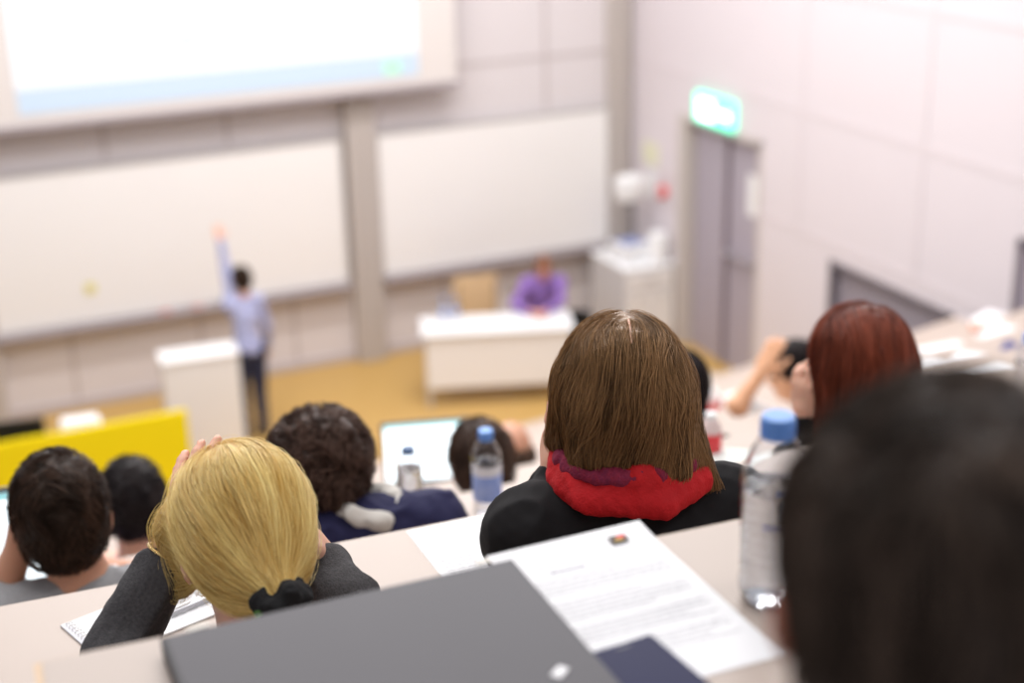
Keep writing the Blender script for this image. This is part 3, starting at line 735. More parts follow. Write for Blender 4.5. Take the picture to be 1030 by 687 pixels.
def strands(F, flow, n, L, r, level=(0, .003), seed=1, K=14, wob=.35, wfreq=9, mom=.5, region=None, curl=0, cfreq=60, lift=0, shade=(0, 1), Ljit=.5, free=.25):
    """hair strands traced over the surface of a distance field, in the head's own frame"""
    r_ = np.random.default_rng(seed); P0, Q = F.mesh()
    if region is not None: P0 = P0[region(P0)]
    p = P0[r_.integers(0, len(P0), n)] + r_.normal(size=(n, 3))*F.h*.5
    lv = r_.uniform(level[0], level[1], n); LL = L*(1-Ljit*r_.random(n)); st_ = (LL/K)[:, None]
    pts = np.zeros((n, K+1, 3)); nr = np.zeros((n, K+1, 3)); prev = None
    ph = r_.uniform(0, 6.28, n); ca = curl*r_.uniform(.5, 1.3, n)
    for k in range(K+1):
        g = F.grad(p); f = F.sample(p)
        if lift: lvk = lv + lift*(k/K)**2
        else: lvk = lv
        p = p + g*(lvk-f)[:, None]*.7
        pts[:, k] = p; nr[:, k] = g
        d = flow(p, g)
        wv = np.stack([snoise(p, wfreq, seed*3+i) for i in range(3)], 1)*wob + r_.normal(size=(n, 3))*.05
        d = nrm(d) + wv; d = d - g*(d*g).sum(1)[:, None]; ln = np.linalg.norm(d, axis=1, keepdims=True)
        d = d/(ln+1e-6)
        if prev is not None:
            d = np.where(ln < free, prev, d); d = nrm(prev*mom + d*(1-mom))
        prev = d; p = p + d*st_
    if curl:
        s = np.linspace(0, 1, K+1)[None, :]*LL[:, None]*cfreq*2*math.pi + ph[:, None]
        T = nrm(np.gradient(pts, axis=1)); B = np.cross(T, nr)
        pts = pts + (np.cos(s)*ca[:, None])[..., None]*nr + (np.sin(s)*ca[:, None])[..., None]*B
    T = nrm(np.gradient(pts, axis=1)); B = nrm(np.cross(T, nr)); Nn = np.cross(B, T)
    wgt = np.clip(np.minimum(np.linspace(0, 1, K+1)*6+.15, (1-np.linspace(0, 1, K+1))*3+.12), 0, 1)[None, :, None]*r*r_.uniform(.7, 1.3, n)[:, None, None]
    V = np.stack([pts+B*wgt, pts-B*wgt*.5+Nn*wgt*.8, pts-B*wgt*.5-Nn*wgt*.8], 2)     # n,K+1,3,3
    idx = np.arange(n*(K+1)*3).reshape(n, K+1, 3)
    fs = [np.stack([idx[:, :-1, a], idx[:, :-1, b], idx[:, 1:, b], idx[:, 1:, a]], -1).reshape(-1, 4) for a, b in ((0, 1), (1, 2), (2, 0))]
    clump = snoise(pts[:, 0]*V3(1, 1, .35), 22, seed+77)*.5+.5
    sh = np.clip(.55*clump + .45*r_.random(n), 0, 1)*(shade[1]-shade[0])+shade[0]
    return V.reshape(-1, 3), np.concatenate(fs), np.repeat(sh, (K+1)*3)

def hair(parent, base, c, Rh, s, prims, sets, m, h=.004, fold=.0015, cap_shade=.1, name='hair', ffreq=(30, 30, 6)):
    lo, hi = bounds(prims, .045); F = Field(lo, hi, h)
    F.prims(prims)
    P, Q = F.mesh(); g = F.grad(P)
    P2 = P + g*(fold*snoise(P*V3(*ffreq)/20, 18, 3, 2))[:, None] - g*.0035
    Vs, Fs, Sh = [P2], [Q], [np.full(len(P2), cap_shade)]; o = len(P2)
    for kw in sets:
        v, f, sh = strands(F, **kw); Vs.append(v); Fs.append(f+o); Sh.append(sh); o += len(v)
    V = np.concatenate(Vs)*s; V = V @ Rh.T + c
    return link(name, fast_mesh(name, V-base, np.concatenate(Fs), shade=np.concatenate(Sh)), m, parent)

E3 = np.eye(3)
def figure(label, hc, hrot, pelvis, floor_z, yaw=0, s=1.0, arms=(), skin=M_skin, top=M_navy, bottom=M_jeans, res=.006, shw=.185, neck=None, sleeves=True, folds=.003, seed=1, legs='sit', chest=1.0, toplabel=None, sh_drop=.02, name='person', hs=1.0, cat='person', neck_r=.052):
    """hc head centre, arms: list of (side, elbow, wrist, hand(d, n, side, curl))"""
    hc = np.array(hc, float); pelvis = np.array(pelvis, float); Rh = rotm(*hrot)
    T = rotm(yaw); rt = T @ V3(1, 0, 0); fw = T @ V3(0, 1, 0)
    nb = hc + Rh @ (V3(0, -.035, -.10)*hs) + V3(0, 0, -.055) - fw*.01 if neck is None else np.array(neck, float)
    base = np.array([pelvis[0], pelvis[1], floor_z])
    ch = nb*.62 + pelvis*.38; be = nb*.28 + pelvis*.72
    up = nrm(nb-pelvis); Rt = np.stack([rt, nrm(np.cross(up, rt)), up], 1)
    sh = [nb + rt*sx*(shw-.045) - V3(0, 0, .045+sh_drop) for sx in (-1, 1)]
    torso = [('ell', pelvis + V3(0, 0, .02), V3(.165, .125, .12)*s, Rt, .03), ('ell', be, V3(.145*chest, .110, .15)*s, Rt, .05), ('ell', ch, V3(.160*chest, .112, .17)*s, Rt, .05),
             ('cap', sh[0], sh[1], .052*s, .052*s, .04), ('cap', nb-V3(0, 0, .03), sh[0]+V3(0, 0, .0), .05, .052, .04), ('cap', nb-V3(0, 0, .03), sh[1]+V3(0, 0, .0), .05, .052, .04)]
    B = list(torso) + [('cap', nb-V3(0, 0, .05), hc + Rh @ (V3(0, -.02, -.03)*hs), neck_r+.008, neck_r, .025)]
    B += head_prims(hc, Rh, hs)
    sl = []
    doneside = set()
    for (side, elb, wr, hd) in arms:
        a = sh[0 if side < 0 else 1]; elb = np.array(elb, float); wr = np.array(wr, float); doneside.add(side)
        am = [('cap', a, elb, .046, .040, .075), ('cap', elb, wr, .040, .026, .02)]
        B += [('cap', a, elb, .046, .037, .03), ('cap', elb, wr, .037, .025, .02)]
        if hd: B += hand_prims(wr, *hd)
        sl += am if sleeves is True else ([('cap', a, elb*.8+a*.2, .052, .046, .03)] if sleeves == 'short' else [('cap', a, elb, .050, .040, .03), ('cap', elb, wr*.78+elb*.22, .038, .029, .02)])
    for side in (-1, 1):
        if side not in doneside:
            a = sh[0 if side < 0 else 1]; elb = a + rt*side*.06 + fw*.08 - V3(0, 0, .24); wr = elb + fw*.2 - V3(0, 0, .04) - rt*side*.06
            if legs == 'stand': elb = a + rt*side*.07 - V3(0, 0, .26); wr = elb + fw*.06 - V3(0, 0, .24)
            B += [('cap', a, elb, .046, .037, .03), ('cap', elb, wr, .037, .025, .02)] + hand_prims(wr, nrm(wr-elb), V3(0, 0, 1) if legs != 'stand' else rt*side, -rt*side if legs != 'stand' else fw, .35)
            sl += [('cap', a, elb, .050, .040, .03), ('cap', elb, wr*.95+elb*.05, .040, .030, .02)]
    lg = []; feet = []
    for sx in (-1, 1):
        hip = pelvis + rt*sx*.085
        if legs == 'sit': kn = hip + fw*.36 + V3(0, 0, .0) + rt*sx*.03; an = np.array([kn[0], kn[1], floor_z+.08]) - fw*.05
        else: kn = hip*.5 + np.array([hip[0], hip[1], floor_z])*.5 + fw*.02; an = np.array([hip[0], hip[1], floor_z+.08]) - fw*.02
        lg += [('cap', hip, kn, .082, .055, .03), ('cap', kn, an, .056, .038, .02)]
        B += [('cap', hip, kn, .078, .052, .03), ('cap', kn, an, .052, .035, .02), ('cap', an, an+fw*.13-V3(0, 0, .045), .034, .026, .02)]
        feet.append([('cap', an-V3(0, 0, .035)-fw*.03, an+fw*.15-V3(0, 0, .048), .040, .030, .02), ('cap', an-V3(0, 0, .03), an+V3(0, 0, .02), .042, .04, .02), ])
    body = sdf_obj(name, B, skin, None, base, res); tag(body, label, cat)
    st_ = sdf_obj('top', torso+sl, top, body, base, res, off=.009, folds=folds, seed=seed, fine=.0004)
    if toplabel: st_['label'] = toplabel
    hipc = [('ell', pelvis + V3(0, 0, .0), V3(.165, .125, .11)*s, Rt, .03)]
    sdf_obj('trousers', hipc+lg, bottom, body, base, .008, off=.011, folds=.003, seed=seed+3)
    for ft in feet: sdf_obj('shoe', ft, M_shoe, body, base, .007)
    for sx in (-1, 1):
        mb = MB(); cc = hc + Rh @ (V3(sx*.030, .082, .008)*hs) - base
        mb.lathe([(.0001, -.0115), (.008, -.008), (.0115, 0), (.008, .008), (.0001, .0115)], 12, cc, closed=False).build('eye', M_eye, body, True)
    return dict(o=body, base=base, hc=hc, Rh=Rh, nb=nb, sh=sh, T=T, fw=fw, rt=rt, s=hs)

# ---- flows in head frame (y forward, z up)
def flow_down(p, g): d = np.zeros_like(p); d[:, 2] = -1; return d
def flow_part(px=0., back=-.02):
    def f(p, g):
        top = np.clip((g[:, 2]-.35)/.5, 0, 1); sx = np.where(p[:, 0] > px, 1., -1.)
        d = np.zeros_like(p); d[:, 0] = sx*top*1.3*(p[:, 1] > back-.03); d[:, 1] = -top*np.where(p[:, 1] < back, 1.2, .35); d[:, 2] = -1; return d
    return f
def flow_whorl(c, sw=.8):
    c = np.array(c)
    def f(p, g):
        d = p-c; d = d - g*(d*g).sum(1)[:, None]; t = np.cross(g, nrm(d)); return nrm(d) + sw*t*np.exp(-np.linalg.norm(p-c, axis=1)/.07)[:, None] + V3(0, 0, -.35)
    return f
def flow_to(c, src=None):
    c = np.array(c)
    def f(p, g):
        d = nrm(c-p)
        if src is not None:
            e = p-np.array(src); w_ = np.exp(-np.linalg.norm(e, axis=1)/.045)[:, None]; d = d + nrm(e)*w_*.9
        return d
    return f
short_prims = lambda t=.010, zb=-.055: [('ell', V3(0, -.016, .030), V3(.074+t, .096+t, .091+t), E3, .01), ('ell', V3(0, -.055, -.03), V3(.062+t*.6, .052+t*.6, .055), E3, .03),
    ('ell-', V3(0, .115, -.015), V3(.075, .09, .085), E3, .015), ('ell-', V3(.085, .025, -.055), V3(.03, .05, .055), E3, .012), ('ell-', V3(-.085, .025, -.055), V3(.03, .05, .055), E3, .012)]
def seatp(n, X, dy=0): return V3(X, yrow(n-1, X)+.26+dy, zt(n)-.75+.53)
def fl(n): return zt(n)-.75

DETAIL = 1.0
# 1 --- woman in black with red scarf, centre
hc = atD(625, 398, 2.20)
arms = [(-1, (.885, 2.0, z1+.05), atD(560, 484, 2.24), (V3(.12, .03, 1), V3(-1, -.3, 0), V3(0, -1, 0), .25))]
arms += [(1, (1.19, 1.98, z1+.05), (1.12, 2.04, z1+.20), (V3(-.4, .1, 1), V3(1, .2, 0), V3(0, -1, 0), .4))]
F_ = figure('woman with long brown hair, red scarf and black jacket in the centre', hc, (-.38, .10, .03), seatp(1, .93), fl(1), yaw=-.20, arms=arms, top=M_blackc, res=.0045, shw=.187, folds=.0022, seed=4, chest=1.0, hs=.97, sh_drop=.026, neck=hc+V3(-.012, -.05, -.118))
M_h = hair_mat('hair_brown', (.030, .015, .006), (.38, .21, .09), .31, .8)
bob = [('ell', V3(0, -.018, .030), V3(.092, .110, .099), E3, .02),
       ('cap', V3(-.060, -.03, .02), V3(-.080, -.020, -.056), .042, .030, .03), ('cap', V3(.060, -.03, .02), V3(.086, -.03, -.082), .042, .036, .03),
       ('cap', V3(-.045, -.075, 0), V3(-.05, -.080, -.058), .045, .034, .03), ('cap', V3(.045, -.075, 0), V3(.055, -.085, -.080), .045, .038, .03), ('cap', V3(0, -.080, 0), V3(.0, -.085, -.066), .045, .034, .03),
       ('cap', V3(.088, -.05, -.080), V3(.130, -.055, -.128), .032, .014, .02),
       ('ell-', V3(0, .125, -.05), V3(.062, .09, .11), E3, .01)]
hair(F_['o'], F_['base'], hc, F_['Rh'], 1.0, bob, [
    dict(flow=flow_part(.002, -.02), n=13000, L=.16, r=.00038, level=(-.002, .0030), seed=11, K=18, wob=.27, wfreq=9, curl=.0014, cfreq=8),
    dict(flow=flow_part(.002, -.02), n=600, L=.15, r=.00045, level=(.0015, .004), seed=13, K=18, wob=.35, wfreq=10, curl=.003, cfreq=8, shade=(.6, 1.15)),
    dict(flow=flow_part(.002, -.02), n=900, L=.11, r=.00025, level=(.002, .007), seed=12, K=14, wob=.4, wfreq=14, mom=.8, shade=(.6, 1.2)),
    ], M_h, h=.004, fold=.003, cap_shade=.35)
tops = [V3(.002, y, .030+.099*math.sqrt(max(0, 1-((y+.018)/.110)**2))+.001) for y in np.linspace(-.045, -.092, 7)]
sdf_obj('hair_parting', [('cap', hc+F_['Rh']@p, hc+F_['Rh']@q, .0018, .0018, .002) for p, q in zip(tops, tops[1:])], M_skin, F_['o'], F_['base'], .0015)
# scarf
nb = F_['nb']; base = F_['base']
L = []; K = 22; RT = F_['T']
for k in range(K):
    a0, a1 = 2*math.pi*k/K, 2*math.pi*(k+1)/K
    def P_(a, R1, z): return nb + RT @ V3(math.cos(a)*R1[0], math.sin(a)*R1[1]+.01, z+.036)
    L.append(('cap', P_(a0, (.092, .082), -.002+.008*math.sin(a0*3)), P_(a1, (.092, .082), -.002+.008*math.sin(a1*3)), .022, .022, .012))
    L.append(('cap', P_(a0, (.102, .090), -.022), P_(a1, (.102, .090), -.022), .017, .017, .02))
L.append(('cap', nb+RT@V3(-.09, -.06, .010), nb+RT@V3(.02, -.096, .004), .012, .014, .02)); L.append(('cap', nb+RT@V3(.02, -.096, .004), nb+RT@V3(.09, -.05, .014), .014, .012, .02))
o = scarf_ = sdf_obj('scarf', L, M_red, F_['o'], base, .0035, folds=.0018, ffreq=9, seed=9, fine=.0006); o['label'] = 'bright red wool scarf'
L2 = []
for k in range(K):
    a0, a1 = 2*math.pi*k/K, 2*math.pi*(k+1)/K
    L2.append(('cap', P_(a0, (.098, .090), .010), P_(a1, (.098, .090), .010), .014, .014, .008))
o = sdf_obj('scarf_border', L2, M_maroon, scarf_, base, .003, folds=.0012, ffreq=30, seed=10); o['label'] = 'dark purple patterned scarf border'

# 2 --- blonde woman
hc = atD(247, 548, 2.0)
wl = atD(176, 551, 2.03); tip = atD(214, 405, 2.12)
hd = nrm(tip-wl)
arms = [(-1, atD(118, 660, 2.02), wl, (hd, V3(-.6, -.5, .2), V3(.5, -.8, .3), .10)), (1, atD(345, 610, 2.06), atD(322, 565, 2.10), (V3(-.35, .3, .8), V3(1, 0, .2), V3(0, -1, .2), .4))]
F_ = figure('blonde woman with a low ponytail resting head on hand', hc, (-.10, .56, -.03), seatp(1, .42), fl(1), yaw=-.15, arms=arms, top=M_knit, res=.0045, shw=.19, folds=.0045, seed=14, hs=.97, sleeves='cuff')
M_h = hair_mat('hair_blonde', (.58, .31, .04), (1.0, .80, .32), .33, .8)
pony = [('ell', V3(0, -.020, .030), V3(.088, .108, .099), E3, .02), ('ell', V3(0, -.07, -.02), V3(.070, .062, .070), E3, .03), ('cap', V3(.0, -.10, -.05), V3(.012, -.125, -.075), .035, .022, .03),
        ('cap', V3(-.075, .03, .04), V3(-.084, .050, -.03), .028, .014, .03),
        ('ell-', V3(0, .125, -.045), V3(.068, .075, .10), E3, .012), ('ell-', V3(.095, -.005, -.075), V3(.03, .05, .055), E3, .012), ('ell-', V3(-.095, -.005, -.075), V3(.03, .05, .055), E3, .012)]
tie = V3(.014, -.130, -.078)
hair(F_['o'], F_['base'], hc, F_['Rh'], 1.07, pony, [
    dict(flow=flow_to(tie, (-.02, -.05, .13)), n=11000, L=.15, r=.00042, level=(-.002, .003), seed=21, K=14, wob=.12, wfreq=9, region=lambda P: np.linalg.norm(P-tie, axis=1) > .06),
    dict(flow=flow_to(tie), n=420, L=.09, r=.00025, level=(.002, .007), seed=22, K=12, wob=.35, region=lambda P: np.linalg.norm(P-tie, axis=1) > .09, wfreq=12, mom=.8, shade=(.7, 1.2)),
    dict(flow=flow_down, n=260, L=.07, r=.00032, level=(.0, .012), seed=23, K=10, wob=.7, wfreq=10, mom=.7, shade=(.7, 1.2), region=lambda P: (P[:, 0] < -.05) & (P[:, 1] > -.02)),
    ], M_h, h=.004, fold=.002, cap_shade=.3)
# velvet hair tie and a short tail
L = []; tw = V3(.0, -.5, -.86)
ta = nrm(V3(.10, .25, -.95)); tb = nrm(np.cross(ta, V3(1, 0, 0))); tc_ = np.cross(ta, tb)
for k in range(14):
    a0, a1 = 2*math.pi*k/14, 2*math.pi*(k+1)/14
    q = lambda a: hc + F_['Rh'] @ (tie*1.07 + (tb*math.cos(a)+tc_*math.sin(a))*.022 + ta*.004*math.sin(a*3))
    L.append(('cap', q(a0), q(a1), .0145+.003*(k % 2), .0145+.003*((k+1) % 2), .004))
sdf_obj('hair_tie', L, M_velvet, F_['o'], F_['base'], .003, folds=.002, ffreq=24, seed=2)
tail = [('cap', tie, tie+ta*.05, .016, .020, .01), ('cap', tie+ta*.05, tie+ta*.12+V3(0, .01, -.02), .020, .010, .02)]
hair(F_['o'], F_['base'], hc, F_['Rh'], 1.0, tail, [dict(flow=lambda p, g: np.tile(ta, (len(p), 1)), n=700, L=.09, r=.0006, level=(-.001, .003), seed=24, K=10, wob=.2)], M_h, h=.004, name='ponytail', cap_shade=.3)
# bracelet
ew = nrm(wl - atD(122, 648, 2.02)); u = nrm(np.cross(ew, V3(0, 0, 1))); v = np.cross(ew, u); bc = wl - ew*.012 - F_['base']
MB().tube([bc + (u*math.cos(a)+v*math.sin(a))*.034 for a in np.linspace(0, 2*math.pi, 25)], .0022, 8).build('bracelet', M_gold, F_['o'], True)

# 3 --- man in the grey sweatshirt
M_dk = hair_mat('hair_dark_brown', (.008, .005, .003), (.10, .055, .036), .5, .4)
hc = atD(61, 521, 2.88)
wl = atD(22, 543, 2.86)
arms = [(-1, atD(-2, 607, 2.88), wl, (V3(.18, .12, 1), V3(-1, 0, 0), V3(0, -1, 0), .3)), (1, (.55, 2.95, zt(2)+.05), (.42, 3.05, zt(2)+.05), (V3(-.6, .6, 0), V3(0, 0, 1), V3(-.5, -.5, 0), .3))]
F_ = figure('man with short dark hair in a grey sweatshirt at the left', hc, (-.05, .12, .0), seatp(2, .28), fl(2), yaw=-.12, arms=arms, top=M_greym, skin=M_skin2, res=.0055, shw=.22, sleeves='short', seed=24, folds=.0035, hs=1.03, chest=1.1, neck=hc+V3(.035, -.07, -.135), sh_drop=-.01)
hair(F_['o'], F_['base'], hc, F_['Rh'], 1.04, short_prims(.013), [dict(flow=flow_whorl((.02, -.05, .12), 1.2), n=5000, L=.035, r=.0007, level=(-.002, .003), seed=31, K=6, wob=.8, wfreq=16, lift=.006)], M_dk, h=.004, fold=.004, ffreq=(20, 20, 20))
nb = F_['nb']; L = []
for k in range(16):
    a0, a1 = 2*math.pi*k/16, 2*math.pi*(k+1)/16; q = lambda a: nb + F_['T'] @ V3(math.cos(a)*.062, math.sin(a)*.058+.01, .012)
    L.append(('cap', q(a0), q(a1), .010, .010, .005))
sdf_obj('collar', L, M_white2, F_['o'], F_['base'], .004)

# 4 --- curly haired person in navy
M_cu = hair_mat('hair_curly_brown', (.022, .012, .009), (.17, .10, .075), .45, .4)
hc = atD(321, 478, 3.05)
pel = seatp(2, .86)
arms = [(-1, (.72, 3.0, zt(2)+.05), (.74, 3.02, zt(2)+.22), (V3(0, -.2, 1), V3(-1, 0, 0), V3(0, -1, 0), .4))]
F_ = figure('person with curly brown hair in a navy jumper', hc, (-.2, .35, .12), pel, fl(2), yaw=-.2, arms=arms, top=M_navy, res=.0055, shw=.175, seed=34, neck=hc+V3(.07, -.10, -.060), folds=.004, chest=1.05, sh_drop=-.01)
hair(F_['o'], F_['base'], hc, F_['Rh'], 1.0, [('ell', V3(0, -.018, .034), V3(.104, .118, .106), E3, .02), ('ell', V3(0, -.06, -.02), V3(.078, .058, .05), E3, .03), ('ell-', V3(0, .135, -.03), V3(.07, .08, .09), E3, .015)],
     [dict(flow=flow_whorl((0, -.04, .14), .3), n=4200, L=.06, r=.0009, level=(-.004, .006), seed=41, K=16, wob=1.2, wfreq=14, curl=.006, cfreq=38, lift=.004)], M_cu, h=.004, fold=.009, ffreq=(14, 14, 14))
nb = F_['nb']; L = []
for k in range(16):
    a0, a1 = 2*math.pi*k/16, 2*math.pi*(k+1)/16; q = lambda a: nb + F_['T'] @ V3(math.cos(a)*.058, math.sin(a)*.052-.005, .015+.012*math.sin(a*2))
    L.append(('cap', q(a0), q(a1), .018, .018, .01))
sdf_obj('collar', L, M_cream, F_['o'], F_['base'], .005, folds=.003, ffreq=14)

# 5 --- red haired woman
M_rd = hair_mat('hair_auburn', (.030, .006, .004), (.34, .085, .045), .33, .6)
hc = atD(864, 368, 3.2)
wl = atD(811, 424, 3.22)
arms = [(-1, wl+V3(-.02, .03, -.24), wl, (V3(-.10, .08, 1), V3(-1, -.25, 0), V3(.3, -1, 0), .45, .95, .03))]
F_ = figure('red-haired woman holding a hand to her cheek', hc, (-.35, .10, .0), V3(hc[0], hc[1]-.12, fl(2)+.53), fl(2), yaw=-.2, arms=arms, top=M_blackc, res=.005, shw=.19, seed=44, hs=1.0)
rp = [('ell', V3(0, -.018, .032), V3(.104, .118, .104), E3, .02)] + [('cap', V3(x, -.05 if abs(x) > .05 else -.075, .0), V3(x*1.12, -.085, -.24), .048, .040, .03) for x in (-.055, -.02, .02, .06)] + [('ell-', V3(-.055, .10, -.07), V3(.062, .09, .12), E3, .012), ('ell-', V3(.01, .14, -.05), V3(.09, .09, .11), E3, .012)]
hair(F_['o'], F_['base'], hc, F_['Rh'], 1.04, rp, [dict(flow=flow_part(.03, -.0), n=4600, L=.2, r=.0008, level=(-.001, .0035), seed=51, K=16, wob=.12, wfreq=7),
     dict(flow=flow_part(.03, -.0), n=150, L=.12, r=.0003, level=(.002, .008), seed=52, K=12, wob=.6, mom=.8)], M_rd, h=.0045, fold=.003)

# 6 --- person in front of the yellow desk
M_bk = hair_mat('hair_black', (.008, .006, .007), (.045, .033, .032), .5, .4)
hc = atD(134, 508, 4.05)
arms = [(-1, (.30, 3.9, zt(3)+.05), (.42, 3.98, zt(3)+.05), (V3(.7, .6, 0), V3(0, 0, 1), V3(.5, -.5, 0), .3))]
F_ = figure('dark-haired person in a lilac top before the yellow desk', hc, (-.1, .25, 0), seatp(3, .52), fl(3), yaw=-.1, arms=arms, top=M_lilac, res=.007, seed=54)
hair(F_['o'], F_['base'], hc, F_['Rh'], 1.0, short_prims(.016), [dict(flow=flow_whorl((0, -.05, .12), 1.0), n=2500, L=.03, r=.0011, level=(-.002, .004), seed=61, K=6, wob=1.0, wfreq=16, lift=.008)], M_bk, h=.005, fold=.004, ffreq=(20, 20, 20))
# 7 --- man with brown hair in the middle
hc = atD(485, 468, 4.25)
arms = [(-1, hc+V3(-.2, .1, -.35), hc+V3(-.12, .22, -.36), (V3(.4, .6, 0), V3(0, 0, 1), V3(.5, -.5, 0), .3))]
F_ = figure('man with dark brown hair behind the blue labelled bottle', hc, (-.25, .25, -.1), V3(hc[0], hc[1]-.12, fl(3)+.53), fl(3), yaw=-.2, arms=arms, top=M_white2, res=.007, seed=64)
hair(F_['o'], F_['base'], hc, F_['Rh'], 1.05, short_prims(.014), [dict(flow=flow_whorl((0, -.05, .12), 1.0), n=2500, L=.03, r=.0011, level=(-.002, .004), seed=62, K=6, wob=.9, wfreq=16, lift=.006)], hair_mat('hair_umber', (.020, .011, .008), (.13, .075, .052), .5, .4), h=.005, fold=.003, ffreq=(20, 20, 20))
# 8 --- balding man beyond
hc = atD(514, 456, 5.35)
F_ = figure('balding man beyond the dark brown haired man', hc, (-.3, .2, 0), V3(hc[0], hc[1]-.14, fl(4)+.53), fl(4), yaw=-.2, top=mat('shirt_beige', (.55, .5, .47), .8), skin=M_skin2, res=.008, seed=74)
hair(F_['o'], F_['base'], hc, F_['Rh'], 1.03, [('ell', V3(0, -.03, -.005), V3(.083, .09, .062), E3, .01), ('ell-', V3(0, .115, -.015), V3(.085, .10, .085), E3, .015), ('ell-', V3(0, 0, .10), V3(.06, .10, .06), E3, .01)],
     [dict(flow=flow_down, n=1500, L=.03, r=.0013, level=(-.002, .003), seed=71, K=6, wob=.8)], hair_mat('hair_fringe_brown', (.05, .03, .022), (.16, .10, .07), .5, .4), h=.005)
# 9 --- black haired person right of the centre
hc = atD(682, 392, 4.6)
F_ = figure('person with black hair beyond the brown-haired woman\'s shoulder', hc, (-.3, .2, 0), V3(hc[0], hc[1]-.14, fl(3)+.53), fl(3), yaw=-.2, shw=.16, top=M_blackc, res=.008, seed=84)
hair(F_['o'], F_['base'], hc, F_['Rh'], 1.0, [('ell', V3(0, -.018, .032), V3(.092, .108, .100), E3, .02), ('cap', V3(0, -.06, 0), V3(0, -.07, -.14), .075, .06, .03), ('ell-', V3(0, .13, -.05), V3(.07, .09, .11), E3, .012)],
     [dict(flow=flow_down, n=2200, L=.10, r=.0012, level=(-.001, .004), seed=81, K=10, wob=.3)], M_bk, h=.005)
# 10 --- person at the right leaning on an arm
hc = atD(799, 374, 6.0)
el = onz(742, 412, zt(5)+.04) if 0 else atD(741, 408, 5.75)
arms = [(-1, el, atD(766, 375, 5.75), (V3(.5, .1, .8), V3(-.6, -.6, .2), V3(.5, -.8, 0), .3, 1.0, .03)), (1, hc+V3(.15, .1, -.36), hc+V3(.1, .3, -.36), (V3(-.4, .6, 0), V3(0, 0, 1), V3(-.5, -.5, 0), .3))]
F_ = figure('dark-haired person in white leaning on a bare arm at the right', hc, (1.2, .2, .1), V3(hc[0]+.05, hc[1]-.32, fl(4)+.53), fl(4), yaw=.1, arms=arms, top=M_white2, res=.008, seed=94, sleeves='short', skin=mat('skin_warm', (.78, .42, .24), .5, var=.04))
hair(F_['o'], F_['base'], hc, F_['Rh'], 1.0, short_prims(.013), [dict(flow=flow_whorl((0, -.05, .12), .8), n=1500, L=.03, r=.0013, level=(-.002, .004), seed=91, K=6, wob=.8)], M_bk, h=.005)

# 11 --- dark head close to the camera
hc = atD(953, 606, .86)
arms = [(-1, (.42, 1.0, zd+.05), (.62, 1.02, zd+.05), (V3(.7, .3, -.05), V3(0, 0, 1), V3(.3, -.9, 0), .3))] if 0 else [(-1, hc+V3(-.12, .16, -.33), hc+V3(.04, .26, -.33), (V3(.8, .3, 0), V3(0, 0, 1), V3(.3, -.9, 0), .3))]
arms += [(1, hc+V3(.30, .14, -.33), hc+V3(.16, .28, -.33), (V3(-.8, .3, 0), V3(0, 0, 1), V3(-.3, -.9, 0), .3))]
F_ = figure('blurred dark-haired man closest to the camera at the right', hc, (-.68, .05, 0), V3(hc[0]+.04, yrow(0, hc[0])-.75, fl(0)+.53), fl(0), yaw=-.3, arms=arms, top=M_blackc, skin=mat('skin_ruddy', (.55, .22, .14), .5, sss=.35), res=.006, seed=104, hs=1.06)
hair(F_['o'], F_['base'], hc, F_['Rh'], 1.04, short_prims(.011)+[('ell', V3(0, -.02, .052), V3(.091, .104, .074), E3, .02)]+[('ell-', V3(x, .01, -.08), V3(.04, .06, .05), E3, .01) for x in (-.1, .1)]+[('ell-', V3(x, .0, -.03), V3(.022, .035, .045), E3, .01) for x in (-.098, .098)], [dict(flow=flow_whorl((0.02, -.04, .12), .8), n=5500, L=.04, r=.0007, level=(-.002, .003), seed=101, K=6, wob=.5, wfreq=14, lift=.005)], hair_mat('hair_near_black', (.008, .005, .004), (.15, .105, .08), .5, .45), h=.004, fold=.003, cap_shade=.1)

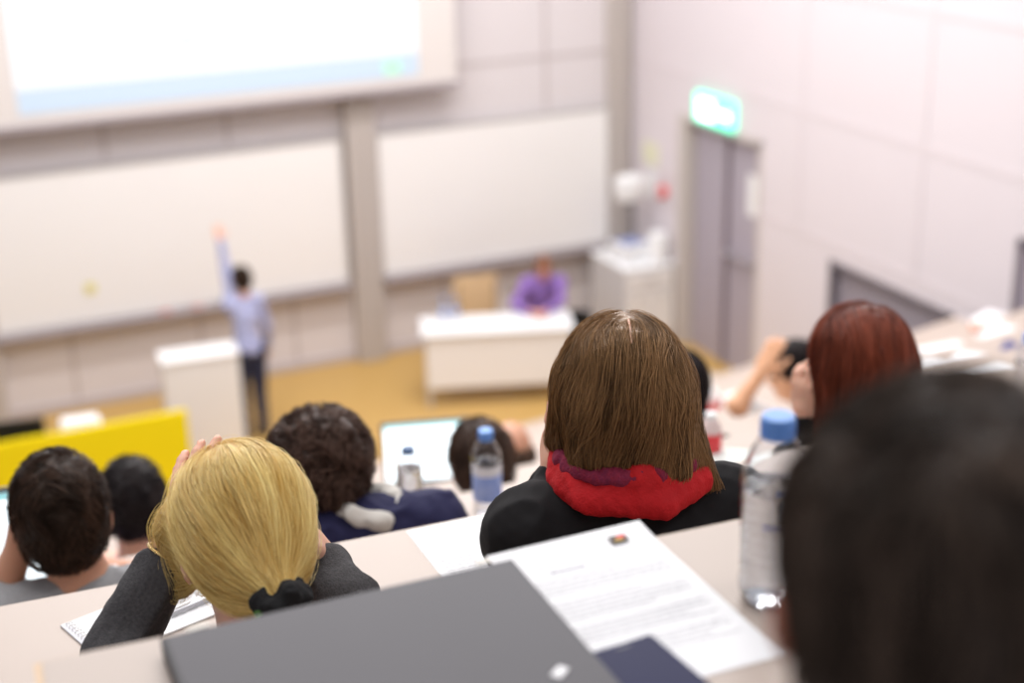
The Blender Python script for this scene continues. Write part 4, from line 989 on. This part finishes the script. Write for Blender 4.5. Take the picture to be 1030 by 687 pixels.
# 12 --- lecturer pointing at the board
hc = V3(3.04, 13.08, 1.55)
shl = None
arms = [(-1, V3(2.94, 13.22, 1.64), V3(2.93, 13.28, 1.88), (V3(-.15, .2, 1), V3(0, -1, .1), V3(1, 0, 0), .12)), ]
F_ = figure('standing lecturer in a blue patterned shirt pointing at the board', hc, (.1, -.15, 0), V3(3.02, 12.98, .88), 0, yaw=.05, arms=arms, top=M_shirtb, bottom=M_jeans, res=.008, legs='stand', seed=114, shw=.175, chest=.85, s=.88)
hair(F_['o'], F_['base'], hc, F_['Rh'], 1.0, short_prims(.02), [dict(flow=flow_whorl((0, -.05, .12), .8), n=1200, L=.03, r=.0018, level=(-.002, .005), seed=111, K=6, wob=.8)], M_dk, h=.006)
# 13 --- seated person in purple
sp = np.array(on_t(1.22, .98, 0))
hc = np.array([sp[0]+.02, sp[1]-.13, 1.13])
ta_, tb_ = np.array(on_t(.95, .56, .86)), np.array(on_t(1.42, .56, .86))
arms = [(1, ta_, np.array(on_t(1.06, .38, .83)), (V3(.6, -.5, 0), V3(0, 0, 1), V3(.5, .5, 0), .4)), (-1, tb_, np.array(on_t(1.24, .37, .83)), (V3(-.6, -.5, 0), V3(0, 0, 1), V3(-.5, .5, 0), .4))]
F_ = figure('seated person in a purple shirt behind the white stage table', hc, (math.pi+TA, .45, 0), V3(sp[0], sp[1]+.05, .54), 0, yaw=math.pi+TA, arms=arms, top=M_purple, skin=mat('skin_rosy', (.70, .33, .24), .5), res=.008, seed=124, shw=.22)
hair(F_['o'], F_['base'], hc, F_['Rh'], 1.0, short_prims(.008), [dict(flow=flow_whorl((0, -.05, .12), .8), n=900, L=.03, r=.0018, level=(-.002, .002), seed=121, K=6, wob=.5)], hair_mat('hair_ginger', (.20, .08, .04), (.5, .25, .15), .5, .3), h=.006)
e = empty('stage_chair', (sp[0], sp[1]+.08, 0), TA); tag(e, 'chair under the seated person in the purple shirt', 'chair')
MB().box((-.2, -.2, .41), (.2, .2, .43), .008).build('seat', M_chair, e); MB().box((-.2, .19, .60), (.2, .205, .80), .006).build('backrest', M_chair, e)
for (x, y, h_) in ((-.19, .19, .8), (.19, .19, .8), (-.18, -.18, .41), (.18, -.18, .41)): MB().tube([(x, y, 0), (x, y, h_)], .012).build('leg', M_steel, e, True)
bp = on_t(.22, .42); bottle(bp, .22, .035, 'water bottle at the left end of the white stage table', 'blue')
bp = on_t(.34, .45); bottle(bp, .20, .033, 'second bottle on the white stage table, nearer the chair', 'blue')
